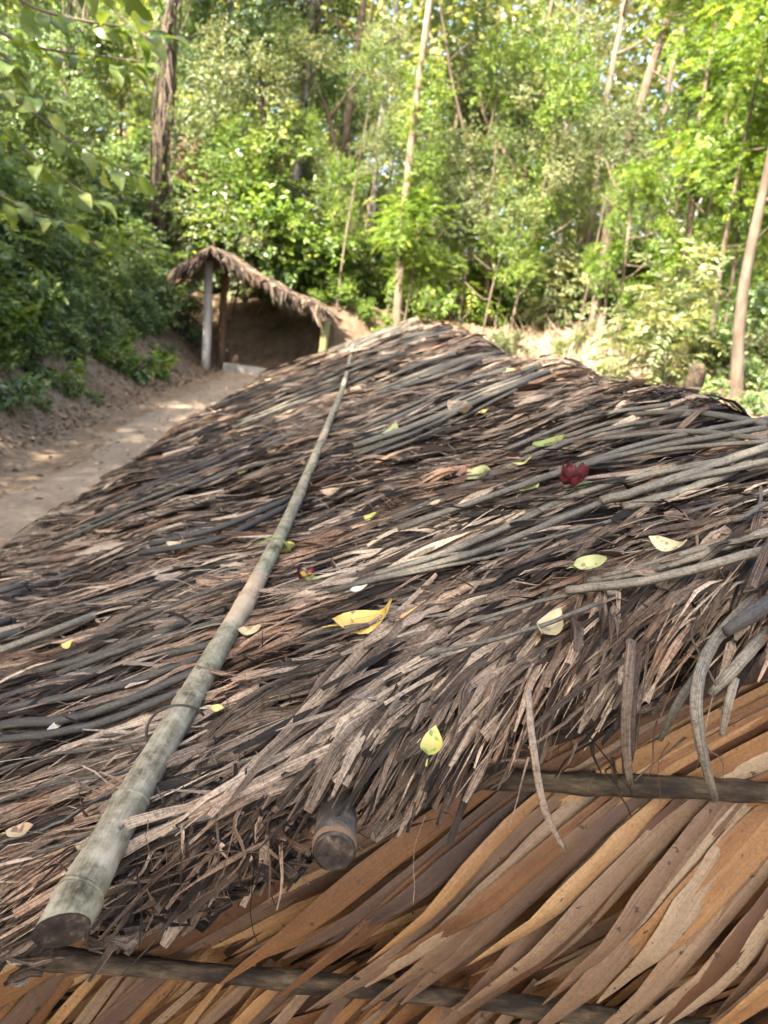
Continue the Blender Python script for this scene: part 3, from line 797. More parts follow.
for _j in range(20):
    _d = a[0][_j]-PC[0]
    a[0][_j] = a[0][_j]+_t0*(0.45*_d[0]-0.1*_d[2])
link('shaft', rel(mesh_np('shaft', *a), PP[0]), M['pole'], pole)
tn0 = unit(PC[1]-PC[0])
# oblique saw cut: near end disc
V0 = a[0][:20]
c0 = PC[0]
me = bpy.data.meshes.new('cut_end')
aa = V0-c0
vin = np.vstack([V0-tn0*0.001, c0+aa*0.55-tn0*0.002, c0[None]-tn0*0.0015])
Qd = [[j, (j+1) % 20, 20+(j+1) % 20, 20+j] for j in range(20)]+[[20+j, 20+(j+1) % 20, 20+(j+2) % 20, 40] for j in range(0, 20, 2)]
link('cut_end', rel(mesh_np('cut_end', vin, np.array(Qd)), PP[0]), M['dark_end'], pole)
for kk in (4, 15, 28, 41, 56):                       # raised node rings
    _c = PC[kk]; _t = unit(PC[kk+1]-PC[kk-1]); _s = unit(np.cross(_t, [0, 0, 1])); _u = np.cross(_s, _t)
    _P = np.array([_c+(_s*math.cos(q)+_u*math.sin(q))*(prr[kk]*1.0)+_t*0.004*math.sin(q+kk) for q in np.linspace(0, 2*math.pi, 25)])
    link('node_ring', rel(mesh_np('node_ring', *tube(_P, 0.0032, sides=6, up=tuple(_t), rough=0.25, cap=False, seed=kk)), PP[0]), M['pole'], pole)
# tie wire round the pole
wc = PC[26]; tw = unit(PC[27]-PC[25]); sdv = unit(np.cross(tw, [0, 0, 1])); upv = np.cross(sdv, tw)
wpts = [wc+sdv*(0.036*math.cos(t))+upv*(0.036*math.sin(t))+tw*(-0.05*(t/math.pi)) for t in np.linspace(-0.35, math.pi+0.5, 16)]
wpts = [wpts[0]+sdv*0.05+np.array([0, 0.03, 0.0])]+wpts+[wpts[-1]-np.array([0.012, 0.05, 0.0])]
link('tie_wire', rel(mesh_np('tie_wire', *tube(smooth_path(wpts, 40), 0.0022, sides=6, up=(0, 1, 0))), PP[0]), M['wire'], pole)

# ------------------------------------------------------------------ fallen leaves and flowers on the roof
def col_leaf_mat(name, c0, c1, spot=None, rough=0.5, trans=0.2):
    m, nt, nd, bs = new_mat(name)
    geo = nd.new('ShaderNodeNewGeometry')
    n1 = noise(nd, nt, 26, 5, geo.outputs['Position'])
    r = ramp_node(nd, [(0.35, c0), (0.65, c1)])
    nt.links.new(n1.outputs[0], r.inputs[0])
    c = r.outputs[0]
    if spot:
        n2 = noise(nd, nt, 60, 3, geo.outputs['Position'])
        k_ = ramp_node(nd, [(0.58, (0, 0, 0)), (0.64, (1, 1, 1))]); nt.links.new(n2.outputs[0], k_.inputs[0])
        c = mixc(nd, nt, k_.outputs[0], c, spot)
    nt.links.new(c, bs.inputs['Base Color'])
    bs.inputs['Roughness'].default_value = rough
    tr = nd.new('ShaderNodeBsdfTranslucent'); nt.links.new(c, tr.inputs[0])
    mx = nd.new('ShaderNodeMixShader'); mx.inputs[0].default_value = trans
    nt.links.new(bs.outputs[0], mx.inputs[1]); nt.links.new(tr.outputs[0], mx.inputs[2])
    nt.links.new(mx.outputs[0], nd['Material Output'].inputs[0])
    return m
LC = {
    'yellow': col_leaf_mat('yellow_leaf', (0.45, 0.30, 0.06), (0.62, 0.48, 0.15), (0.22, 0.12, 0.03)),
    'cream': col_leaf_mat('cream_leaf', (0.36, 0.29, 0.15), (0.48, 0.41, 0.25), (0.22, 0.14, 0.06)),
    'tan': col_leaf_mat('tan_leaf', (0.30, 0.21, 0.12), (0.42, 0.31, 0.19), (0.14, 0.08, 0.04)),
    'green': col_leaf_mat('green_leaf', (0.13, 0.19, 0.04), (0.21, 0.27, 0.07), (0.16, 0.12, 0.03)),
    'palegreen': col_leaf_mat('pale_green_leaf', (0.27, 0.31, 0.12), (0.40, 0.41, 0.20), (0.20, 0.13, 0.05)),
    'spotted': col_leaf_mat('spotted_leaf', (0.42, 0.36, 0.08), (0.50, 0.44, 0.17), (0.15, 0.24, 0.04)),
    'brown': col_leaf_mat('brown_leaf', (0.16, 0.08, 0.045), (0.28, 0.15, 0.08)),
    'red': col_leaf_mat('red_petal', (0.06, 0.008, 0.012), (0.15, 0.022, 0.026), (0.03, 0.006, 0.006)),
    'orange': col_leaf_mat('orange_leaf', (0.50, 0.24, 0.07), (0.62, 0.36, 0.13)),
    'white': col_leaf_mat('bleached_leaf', (0.42, 0.39, 0.30), (0.54, 0.51, 0.41), (0.24, 0.19, 0.12)),
}
def leaf_blade(L, W, cup, droop, seed, curl=0.0):
    """leaf along +x, its base at the origin, lying in xy; proper outline, fold on the midrib, wavy edge."""
    r = np.random.default_rng(seed)
    S = 9; t = np.linspace(0, 1, S)
    w = W*0.5*np.sin(np.pi*np.clip(t, 0.0, 1)**0.85)**0.8
    w[0] = W*0.03; w[-1] = 0.0005
    vs = []
    for i in range(S):
        zc = droop*(t[i]-0.5)**2*L*2-droop*L*0.1+curl*max(0, t[i]-0.6)**1.5*L
        for f in (-1, -0.5, 0, 0.5, 1):
            vs.append((t[i]*L, f*w[i], zc+cup*abs(f)*w[i]+0.06*W*abs(f)*math.sin(t[i]*9+f*2+seed)+0.0005))
    V = np.array(vs)
    idx = np.arange(S*5).reshape(S, 5)
    Q = np.stack([idx[:-1, :-1], idx[:-1, 1:], idx[1:, 1:], idx[1:, :-1]], -1).reshape(-1, 4)
    # stalk
    st = tube(np.array([[-0.25*L, 0, 0.002], [-0.1*L, 0, 0.004], [0.02*L, 0, 0.001]]), 0.02*W+0.0004, sides=6)
    n0 = len(V)
    return np.vstack([V, st[0]]), np.vstack([Q, st[1]+n0])
FALLEN = [ # px, py, length px, colour, plan angle deg in the image sense, width ratio, cup, label
    (338, 626, 76, 'yellow', 8, 0.40, 0.25, 'large yellow fallen leaf with a curled tip beside the pole'),
    (540, 640, 36, 'cream', 52, 0.55, 0.5, 'folded cream fallen leaf above the ragged thatch edge'),
    (428, 760, 34, 'spotted', 75, 0.50, 0.4, 'yellow leaf with green spots hanging at the thatch edge'),
    (534, 447, 42, 'green', 15, 0.36, 0.3, 'dark green fallen leaf resting on grey frond stalks'),
    (521, 495, 26, 'palegreen', 35, 0.50, 0.3, 'small pale green leaf between stalks next to the red flower'),
    (472, 474, 22, 'palegreen', 350, 0.55, 0.3, 'small pale green leaf lying above the long bare stalk'),
    (512, 466, 24, 'spotted', 15, 0.3, 0.3, 'narrow yellow-green leaf half tucked under a stalk'),
    (652, 543, 46, 'cream', 352, 0.40, 0.15, 'smooth oval cream leaf near the right edge of the roof'),
    (575, 568, 40, 'palegreen', 10, 0.55, 0.7, 'crumpled pale green leaf at the end of two mossy stalks'),
    (745, 443, 26, 'yellow', 12, 0.45, 0.2, 'bright yellow leaf on stalks at the right edge of the photo'),
    (383, 440, 22, 'palegreen', 40, 0.45, 0.2, 'yellow-green leaf lying at mid roof right of the pole'),
    (366, 518, 15, 'spotted', 10, 0.7, 0.2, 'small round yellow leaf on crumbled thatch'),
    (322, 494, 28, 'tan', 10, 0.4, 0.3, 'tan curled leaf just right of the pole at mid roof'),
    (280, 550, 18, 'spotted', 350, 0.7, 0.3, 'small pale yellow leaf touching the right side of the pole'),
    (240, 632, 28, 'cream', 8, 0.42, 0.2, 'cream chip of dry leaf right of the pole'),
    (48, 736, 36, 'white', 40, 0.40, 0.8, 'whitish curled leaf below the grey stalk bundle'),
    (508, 372, 15, 'orange', 10, 0.6, 0.2, 'orange leaf high up near the roof ridge'),
    (478, 414, 14, 'yellow', 20, 0.6, 0.3, 'small yellow leaf next to a brown curled leaf'),
    (452, 408, 30, 'tan', 340, 0.35, 0.6, 'brown curled leaf on the upper thatch'),
    (462, 480, 18, 'brown', 60, 0.55, 0.6, 'small reddish brown curled leaf left of pale green leaf'),
    (238, 473, 14, 'spotted', 10, 0.5, 0.2, 'small yellow leaf on the slope left of the pole'),
    (168, 545, 20, 'cream', 8, 0.4, 0.2, 'small cream leaf beside the blackened stalks'),
    (8, 834, 34, 'tan', 10, 0.45, 0.4, 'yellow-brown leaf at the left edge low on the thatch'),
    (64, 646, 14, 'yellow', 10, 0.5, 0.3, 'tiny yellow leaf above the grey stalk bundle'),
    (212, 708, 16, 'spotted', 350, 0.4, 0.5, 'shrivelled yellow-green bit where the wire crosses the pole'),
    (350, 592, 22, 'white', 15, 0.4, 0.5, 'bleached leaf scrap under the long bare stalk'),
    (400, 620, 26, 'orange', 30, 0.32, 0.5, 'orange-yellow leaf tip above the large yellow leaf'),
    (268, 452, 12, 'cream', 10, 0.5, 0.2, 'tiny cream leaf left of the pole at mid roof'),
    (430, 505, 14, 'tan', 20, 0.5, 0.4, 'small tan scrap on crumbled thatch near stalk ends'),
    (150, 640, 16, 'tan', 20, 0.4, 0.3, 'small tan leaf scrap on the slope above grey stalks'),
]
roof_n = unit(np.array([-SL, 0, 1.0]))
for i, (px, py, lp, c, ang, wr, cup, lab) in enumerate(FALLEN):
    p = at_roof(px, py, 0.075)
    d = float((p-EYE) @ _F)
    lp = lp*0.86; L = lp*d/FPX
    # image-plane direction -> direction on the roof plane
    a_ = rad(ang)
    q = at_roof(px+lp*math.cos(a_), py-lp*math.sin(a_), 0.075)
    vx = q-p
    if np.linalg.norm(vx) > 2.2*L: vx = vx*(2.2*L/np.linalg.norm(vx))
    L = float(np.linalg.norm(vx))
    vx = unit(vx); vz = unit(roof_n+(0.22*np.array([rng.normal(), rng.normal()-1.6, 0]) if i else np.array([0, -0.5, 0]))); vy = unit(np.cross(vz, vx)); vz = np.cross(vx, vy)
    V, Q = leaf_blade(L, max(L*wr, 0.6*lp*wr*d/FPX), cup, 0.25+0.25*rng.random(), 60+i, curl=0.9 if i == 0 else 0.2)
    W_ = V[:, 0:1]*vx+V[:, 1:2]*vy+V[:, 2:3]*vz
    o = link('fallen_leaf', mesh_np('fallen_leaf', W_, Q), LC[c], None, tuple(p))
    tag(o, lab, 'leaf', 'leaves fallen on the thatch')
# a bright green curled leaf across the pole
g = at(267, 552, PC[int(90*0.46)][1])
ip = int(np.argmin(np.linalg.norm((PC-EYE)-((PC-EYE) @ unit(ray(268, 556)))[:, None]*unit(ray(268, 556)), axis=1)))
gc = PC[ip]
tw = unit(PC[ip+1]-PC[ip-1]); sdv = unit(np.cross(tw, [0, 0, 1])); upv = np.cross(sdv, tw)
th_ = np.linspace(0.1, 2.9, 9)
C = np.array([[gc+sdv*(0.037*math.cos(t))*(1+0.35*max(0, t-2.2)+0.5*max(0, 0.7-t))+upv*(0.036*math.sin(t)+0.004)+tw*0.02*math.sin(t*2) for t in th_]])
T_ = unit(np.gradient(C, axis=1)); sd = np.broadcast_to(tw, T_.shape); up = np.cross(sd, T_)
a = ribbons(C, np.array([[0.002, 0.007, 0.010, 0.011, 0.011, 0.010, 0.008, 0.005, 0.001]]), sd, [0.8], [0.2], up, 3)
o = link('fallen_leaf', mesh_np('fallen_leaf', a[0]-gc, a[1]), LC['green'], None, tuple(gc))
tag(o, 'bright green leaf strip curled over the pole', 'leaf', 'leaves fallen on the thatch')
def flower(px, py, wpx, lab, yellow):
    p = at_roof(px, py, 0.085); d = float((p-EYE) @ _F); R_ = wpx*d/FPX/2
    root = empty('fallen_flower', tuple(p)); tag(root, lab, 'flower', 'red flowers fallen on the thatch')
    rr = np.random.default_rng(px)
    for k_ in range(9):
        V, Q = leaf_blade(R_*1.25, R_*0.9, 0.9, 0.8, px+k_, curl=0.5)
        a_ = rr.uniform(0, 2*math.pi); tl = rr.uniform(-0.1, 0.7)
        mt = Matrix.Rotation(a_, 4, 'Z') @ Matrix.Rotation(-tl, 4, 'Y')
        me = mesh_np('petal', V, Q); me.transform(mt); 
        link('petal', me, LC['yellow'] if (yellow and k_ % 3 == 0) else LC['red'], root)
    a = tube(smooth_path([(0, 0, 0), (R_*1.1, R_*0.2, 0.0), (R_*1.9, R_*0.5, 0.005)], 8), np.linspace(R_*0.32, R_*0.12, 8), sides=8)
    link('stalk', mesh_np('stalk', *a), LC['palegreen'], root)
flower(572, 484, 36, 'wilted dark red flower lying across grey frond stalks', False)
flower(305, 578, 20, 'small red and yellow flower bud right of the pole', True)

# ------------------------------------------------------------------ earth bank and the open shelter at the back
xs = np.linspace(-4.6, 0.9, 90); ys = np.linspace(16.55, 18.9, 50)
def bank_z(x, y):
    e = np.minimum.reduce([sstep(-4.6, -4.2, x), 1-sstep(0.4, 0.9, x), sstep(16.55, 16.75, y), 1-sstep(18.5, 18.9, y)])
    return ground_z(x, y)-0.03+e*(0.07+0.62*np.exp(-((x+0.7)/1.25)**2)*sstep(16.55, 17.1, y)*(1-0.8*sstep(17.3, 18.6, y))+0.04*np.sin(5*x+3*y)*np.sin(4*y-2*x)+0.02*np.sin(11*x)*np.sin(9*y+1)+0.012*np.sin(23*x+5*y))
grid_sheet('earth_bank', xs, ys, bank_z, M['earth'])

shelter = empty('thatched_shelter', (-3.4, 15.9, 0))
tag(shelter, 'small open shelter with ragged grey thatch on wooden posts before the earth bank', 'shelter')
SO = np.array([-3.4, 15.9, 0.0])
def post(x, y, z1, r, mat, seed):
    z0 = float(ground_z(x, y))-0.1
    P = np.array([[x+0.02*math.sin(t*3+seed), y, z0+(z1-z0)*t] for t in np.linspace(0, 1, 8)])-SO
    a = tube(P, np.linspace(r, r*0.92, 8), sides=12, up=(0, 1, 0), rough=0.04, seed=seed)
    link('post', mesh_np('post', *a), mat, shelter)
post(-3.42, 15.95, 2.32, 0.10, M['post'], 1)
post(-3.30, 17.1, 2.3, 0.085, M['post_brown'], 2)
post(-0.86, 15.8, 1.34, 0.10, M['post_green'], 3)
post(-1.0, 17.3, 1.5, 0.08, M['post_brown'], 4)
RX, RZ = -3.28, 2.50
def sh_z(x):
    return np.where(x > RX, RZ-0.40*(x-RX)-0.06*np.sin((x-RX)*1.5)+0.02*np.sin((x-RX)*7), RZ+0.74*(x-RX))
def sh_slope(xa, xb, name):
    X, Y = np.meshgrid(np.linspace(xa, xb, 16), np.linspace(15.35, 17.7, 12))
    Z = sh_z(X)-0.03
    n = X.size; V = np.vstack([np.stack([X, Y, Z], -1).reshape(-1, 3), np.stack([X, Y, Z-0.09], -1).reshape(-1, 3)])-SO
    idx = np.arange(n).reshape(X.shape)
    q = np.stack([idx[:-1, :-1], idx[:-1, 1:], idx[1:, 1:], idx[1:, :-1]], -1).reshape(-1, 4)
    Q = [q, q[:, ::-1]+n]
    for e in (idx[0], idx[-1][::-1], idx[:, 0][::-1], idx[:, -1]):
        Q.append(np.stack([e[:-1], e[:-1]+n, e[1:]+n, e[1:]], -1))
    link(name, mesh_np(name, V, np.vstack(Q), np.full(2*n, 0.4), V[:, :2]), M['backing'], shelter)
sh_slope(-3.98, RX, 'roof_slope'); sh_slope(RX, -0.9, 'roof_slope')
r_ = np.random.default_rng(61)
N = 2600
x = r_.uniform(-4.0, -0.85, N); y = np.where(r_.random(N) < 0.35, r_.uniform(15.25, 15.5, N), r_.uniform(15.3, 17.7, N))
S = 5; t = np.linspace(0, 1, S)[None, :]
sgn = np.where(x > RX, 1, -1)[:, None]
Ln = (r_.uniform(0.09, 0.25, N)*np.exp(0.4*r_.standard_normal(N)))[:, None]
front = (y < 15.5)[:, None]
C = np.zeros((N, S, 3))
C[..., 0] = x[:, None]+sgn*Ln*t*np.where(front, 0.35, 0.85)+0.10*r_.standard_normal((N, 1))*t
C[..., 1] = y[:, None]-np.where(front, 0.22, 0.0)*Ln*t+0.2*r_.standard_normal((N, 1))*t*Ln
C[..., 2] = sh_z(C[..., 0])+0.02+0.03*r_.random((N, 1))-np.where(front, 0.75, 0.0)*Ln*t**1.4
C -= SO
T_ = unit(np.gradient(C, axis=1)); sd = unit(np.cross(T_, np.array([0.2, -0.5, 1.0])+0.3*r_.standard_normal((N, 1, 3)))); up = np.cross(sd, T_)
W = np.broadcast_to(r_.uniform(0.008, 0.03, (N, 1))*np.array([[0.9, 1, 0.9, 0.6, 0.2]]), (N, S))
a = ribbons(C, W, sd, np.clip(0.38+0.2*r_.standard_normal(N), 0, 1), 0.3*r_.standard_normal(N), up, 3)
o = link('thatch', mesh_np('shelter_thatch', *a), M['thatch'], shelter); o['kind'] = 'stuff'
# eave rails
for (xa, za, xb, zb, y) in ((-4.1, 1.74, RX, 2.36, 15.9), (RX, 2.36, -0.75, 1.31, 15.9), (RX, 2.36, -0.75, 1.31, 17.1)):
    a = tube(np.array([[xa, y, za], [(xa+xb)/2, y, (za+zb)/2-0.01], [xb, y, zb]])-SO, 0.035, sides=8, up=(0, 1, 0))
    link('rafter', mesh_np('rafter', *a), M['post_brown'], shelter)
# low concrete kerb in front of the shelter pit
kb = bpy.data.meshes.new('kerb')
import bmesh
def box_mesh(name, sx, sy, sz, bev=0.02):
    bm = bmesh.new(); bmesh.ops.create_cube(bm, size=1)
    for v in bm.verts: v.co = Vector((v.co.x*sx, v.co.y*sy, (v.co.z+0.5)*sz))
    bmesh.ops.bevel(bm, geom=bm.edges[:], offset=bev, segments=2, affect='EDGES')
    for v in bm.verts: v.co += Vector((0.008*math.sin(v.co.x*7+v.co.z*20), 0.008*math.sin(v.co.x*9), 0.01*math.sin(v.co.x*5)))
    me = bpy.data.meshes.new(name); bm.to_mesh(me); bm.free(); return me
o = link('kerb', box_mesh('kerb', 2.0, 0.22, 0.2), M['concrete'], None, (-2.05, 16.05, -0.02)); o.rotation_euler = (0, 0, -0.12)
tag(o, 'low grey concrete kerb on the ground under the open shelter', 'kerb')

# ------------------------------------------------------------------ foliage meshes
def leaf_cloud(B, D, Nn, L, W, tint, fold=0.25, bendz=0.15):
    """B bases (n,3), D directions, Nn normals, L, W (n,) -> leaves of two folded quads."""
    S = unit(np.cross(D, Nn)); Nn = unit(np.cross(S, D))
    L = L[:, None]; W = W[:, None]
    v0 = B
    l1 = B+D*L*0.30-S*W*0.5+Nn*W*fold
    l2 = B+D*L*0.68-S*W*0.40+Nn*(W*fold*0.8-L*bendz*0.4)
    tp = B+D*L-Nn*L*bendz
    r2 = B+D*L*0.68+S*W*0.40+Nn*(W*fold*0.8-L*bendz*0.4)
    r1 = B+D*L*0.30+S*W*0.5+Nn*W*fold
    V = np.stack([v0, l1, l2, tp, r2, r1], 1).reshape(-1, 3)
    n = len(B); i = np.arange(n)[:, None]*6
    Q = np.concatenate([i+np.array([[0, 1, 2, 3]]), i+np.array([[0, 3, 4, 5]])], 0)
    return V, Q, np.repeat(tint, 6)
def foliage_mesh(name, nclump, per, R, zc, L, W, seed, twig=0.35, droop=0.15, lobes=9, pinnate=False, shell=0.45, tvar=0.19, tbase=0.45, flatten=0.3):
    r = np.random.default_rng(seed)
    R = np.asarray(R, float)
    lob = unit(r.standard_normal((lobes, 3)))*(0.35+0.45*r.random((lobes, 1)))
    lr = r.uniform(0.28, 0.55, lobes)
    k = r.integers(0, lobes, nclump)
    c = lob[k]+unit(r.standard_normal((nclump, 3)))*(lr[k]*r.random(nclump)**shell)[:, None]
    out = unit(c+0.25*r.standard_normal((nclump, 3)))
    tdir = unit(out*np.array([1, 1, 0.55])+np.array([0, 0, 0.12-droop])+0.35*r.standard_normal((nclump, 3)))
    c = c*R+np.array([0, 0, zc])
    ct = tbase+tvar*r.standard_normal(nclump)
    n = nclump*per
    ci = np.repeat(np.arange(nclump), per)
    s = np.tile((np.arange(per)+0.5)/per, nclump)
    td = tdir[ci]
    nb = unit(np.cross(td, np.cross(np.broadcast_to([0, 0, 1.0], td.shape)+0.25*r.standard_normal(td.shape), td)))
    sb = np.cross(td, nb)
    sgn = np.where(np.tile(np.arange(per), nclump) % 2 == 0, 1.0, -1.0)[:, None]
    tl = twig*(0.6+0.8*r.random(nclump))[ci]
    B = c[ci]+td*(s*tl)[:, None]
    if pinnate:
        D = unit(td*0.45+sb*sgn+np.array([0, 0, -0.15])+0.10*r.standard_normal(td.shape))
        Nn = unit(nb+0.15*r.standard_normal(td.shape))
        B = B-np.array([0, 0, 1.0])*(s*s*tl*0.35)[:, None]
        LL = L*(0.6+0.7*np.sin(np.pi*np.clip(s*0.9+0.08, 0, 1)))*(0.85+0.3*r.random(n))
    else:
        D = unit(td*0.6+sb*sgn*(0.4+0.7*r.random((n, 1)))+0.45*r.standard_normal(td.shape)+np.array([0, 0, -droop]))
        Nn = unit(np.array([0, 0, 1.0])*flatten+0.55*r.standard_normal(td.shape)+0.3*out[ci])
        B = B+0.04*twig*r.standard_normal((n, 3))
        LL = L*(0.6+0.8*r.random(n))
    WW = W*LL/L*(0.85+0.3*r.random(n))
    tt = np.clip(ct[ci]+0.12*r.standard_normal(n), 0, 1)
    V, Q, T = leaf_cloud(B, D, Nn, LL, WW, tt)
    return mesh_np(name, V, Q, T, smooth=False), c, tdir

FM = {}
# shrubs: unit about 1 m radius, standing on z = 0
for nm, args in {
    'shrub_a': dict(nclump=420, per=11, R=(1.15, 1.15, 1.15), zc=0.95, L=0.105, W=0.058, seed=1),
    'shrub_b': dict(nclump=340, per=12, R=(1.35, 1.25, 0.95), zc=0.80, L=0.125, W=0.050, seed=2, droop=0.3),
    'shrub_c': dict(nclump=300, per=14, R=(1.1, 1.1, 1.45), zc=1.20, L=0.09, W=0.055, seed=3, lobes=12),
    'shrub_d': dict(nclump=230, per=18, R=(1.3, 1.3, 1.3), zc=1.10, L=0.11, W=0.04, seed=4, pinnate=True, twig=0.5, lobes=10),
    'shrub_e': dict(nclump=170, per=10, R=(1.0, 1.0, 0.75), zc=0.60, L=0.15, W=0.075, seed=5, lobes=7),
    'shrub_f': dict(nclump=170, per=8, R=(1.05, 1.05, 1.0), zc=0.85, L=0.20, W=0.10, seed=6, lobes=12, shell=0.7, twig=0.5, flatten=0.8),
    'shrub_g': dict(nclump=60, per=8, R=(0.9, 0.9, 0.7), zc=0.55, L=0.26, W=0.12, seed=7, lobes=8, shell=0.8, twig=0.6, flatten=0.9),
    'crown_a': dict(nclump=1150, per=13, R=(2.6, 2.6, 2.4), zc=0.0, L=0.105, W=0.055, seed=11, lobes=16, twig=0.45),
    'crown_b': dict(nclump=900, per=13, R=(2.2, 2.2, 3.2), zc=0.0, L=0.13, W=0.06, seed=12, lobes=18, twig=0.5, droop=0.3),
    'crown_c': dict(nclump=520, per=20, R=(2.5, 2.5, 2.2), zc=0.0, L=0.125, W=0.05, seed=13, lobes=13, twig=0.6, pinnate=True),
    'crown_d': dict(nclump=620, per=12, R=(2.4, 2.4, 2.8), zc=0.0, L=0.11, W=0.06, seed=14, lobes=20, twig=0.5, shell=0.8),
}.items():
    FM[nm] = foliage_mesh(nm, **args)[0]
# stems for shrubs
def stem_mesh(name, seed, h=1.3, n=7, spread=0.7, r0=0.018):
    r = np.random.default_rng(seed); ps = []
    for i in range(n):
        a = r.uniform(0, 6.28); d = spread*(0.3+0.7*r.random())
        P = smooth_path([(0.05*math.cos(a), 0.05*math.sin(a), -0.08), (0.35*d*math.cos(a+0.3), 0.35*d*math.sin(a+0.3), h*0.45), (d*math.cos(a), d*math.sin(a), h*(0.7+0.5*r.random()))], 8)
        ps.append(tube(P, np.linspace(r0, r0*0.3, 8), sides=6, seed=i))
    return mesh_np(name, *merge(ps))
STEM = [stem_mesh('shrub_stem', 70+i, h=1.2+0.25*i) for i in range(3)]
for s_ in STEM: s_.materials.append(M['bark_brown'])
# one mesh per (foliage, material)
_fmat = {}
def fmesh(shape, mat):
    key = (shape, mat)
    if key not in _fmat:
        me = FM[shape].copy(); me.materials.clear(); me.materials.append(M[mat]); _fmat[key] = me
    return _fmat[key]
def shrub(x, y, s, shape, mat, label, group, name='shrub', z=None, sz=1.0, rz=None):
    z = float(ground_z(x, y)) if z is None else z
    root = empty(name, (x, y, z-0.02), random.uniform(0, 6.28) if rz is None else rz)
    root.scale = (s, s, s*sz)
    tag(root, label, 'shrub', group)
    f = bpy.data.objects.new('foliage', fmesh(shape, mat)); COL.objects.link(f); f.parent = root
    st = bpy.data.objects.new('stem', STEM[random.randrange(3)]); COL.objects.link(st); st.parent = root
    return root

# ------------------------------------------------------------------ trees
def limb_tubes(base, height, lean, r0, seed, limbs=5, lz=0.55, sides=10, llen=2.0):
    r = np.random.default_rng(seed)
    P = smooth_path([np.array([lean[0]*t+0.10*math.sin(t*5+seed)*(height/10), lean[1]*t+0.07*math.cos(t*4+seed), height*t-0.15]) for t in (0, 0.2, 0.42, 0.65, 0.85, 1.0)], 26)
    rad_ = r0*(1-0.72*np.linspace(0, 1, 26)**1.2); rad_[0] *= 1.35; rad_[1] *= 1.12
    return P, rad_
def tree(name, base, height, lean, r0, bark, crowns, label, group=None, seed=0, limbs=5, lz=0.5, llen=2.0, path=None, cat='tree', vines=0, parts_from=0.0):
    """crowns: list of (fraction up the trunk, offset, scale, shape, material)"""
    base = np.array(base, float)
    root = empty(name, tuple(base)); tag(root, label, cat, group)
    r = np.random.default_rng(seed)
    if path is None:
        P, rd = limb_tubes(base, height, lean, r0, seed)
    else:
        P = smooth_path(np.array(path)-base, 26); rd = r0*(1-0.55*np.linspace(0, 1, 26)); rd[0] *= 1.25
    tr = tube(P, rd, sides=12, up=(0, 1, 0), rough=0.06, seed=seed)
    link('trunk', mesh_np('trunk', *tr), M[bark], root)
    for i in range(limbs):
        f = lz+(0.97-lz)*(i+0.5)/limbs; k_ = int(f*25)
        a = r.uniform(0, 6.28); ll = llen*r.uniform(0.6, 1.2)*(1.1-0.5*f)
        p = P[k_]
        e = p+np.array([math.cos(a)*ll, math.sin(a)*ll, ll*r.uniform(0.3, 0.9)])
        m_ = p+(e-p)*0.5+np.array([0, 0, -0.12*ll])+0.08*ll*r.standard_normal(3)
        bt = tube(smooth_path([p, m_, e], 9), np.linspace(rd[k_]*0.55, 0.012, 9), sides=7, up=(0.1, 1, 0), seed=i)
        link('branch', mesh_np('branch', *bt), M[bark], root)
    for (f, off, s, shape, mat) in crowns:
        p = P[min(25, int(f*25))]+np.array(off)
        o_ = bpy.data.objects.new('crown', fmesh(shape, mat)); COL.objects.link(o_); o_.parent = root
        o_.location = tuple(p); o_.rotation_euler = (0, 0, r.uniform(0, 6.28))
        o_.scale = (s, s, s*r.uniform(0.85, 1.2)) if not isinstance(s, tuple) else s
    if vines:
        N = vines; S = 7
        t = np.linspace(0, 1, S)[None, :]
        hh = r.uniform(0.1, 0.95, N); pk = P[(hh*25).astype(int)]
        ln = r.uniform(0.5, 2.2, (N, 1))
        C = np.zeros((N, S, 3))
        a = r.uniform(0, 6.28, (N, 1)); rr = r.uniform(0.03, 0.24, (N, 1))
        C[..., 0] = pk[:, :1]+np.cos(a)*rr+0.10*r.standard_normal((N, 1))*np.sin(t*4)
        C[..., 1] = pk[:, 1:2]+np.sin(a)*rr+0.10*r.standard_normal((N, 1))*t
        C[..., 2] = np.maximum(pk[:, 2:3]-ln*t, 0.0)
        T_ = unit(np.gradient(C, axis=1)+1e-6); sd = unit(np.cross(T_, r.standard_normal((N, 1, 3)))); up = np.cross(sd, T_)
        W = np.broadcast_to(r.uniform(0.006, 0.03, (N, 1)), (N, S))
        aa = ribbons(C, W, sd, np.clip(0.45+0.25*r.standard_normal(N), 0, 1), 0.3*r.standard_normal(N), up, 3)
        o_ = link('hanging_vine', mesh_np('hanging_vine', *aa), M['vine'], root); o_['kind'] = 'stuff'
    return root
def gpt(px, py, Y):
    p = at(px, py, Y); return p
def trunk_tree(name, pix, Y, wpx, bark, label, crowns, seed, group=None, limbs=4, lz=0.6, llen=2.2, vines=0, extra=3.0, dy=0.0):
    """pix: list of photo points up the trunk, all at distance Y: gives the trunk its real lean."""
    pts = [at(px, py, Y+dy*i) for i, (px, py) in enumerate(pix)]
    b = pts[0].copy(); d = pts[1]-pts[0]
    gz = float(ground_z(b[0], b[1]))
    if b[2] > gz:
        b = b-d/d[2]*(b[2]-gz); b[2] = float(ground_z(b[0], b[1]))-0.1
        pts = [b]+pts
    else:
        pts[0][2] = gz-0.1
    top = pts[-1]+unit(pts[-1]-pts[-2])*extra; pts.append(top)
    dd = float((pts[1]-EYE) @ _F)
    return tree(name, pts[0], 0, (0, 0), wpx*dd/FPX/2*0.92, bark, crowns, label, group, seed, limbs, lz, llen, path=pts, vines=vines)

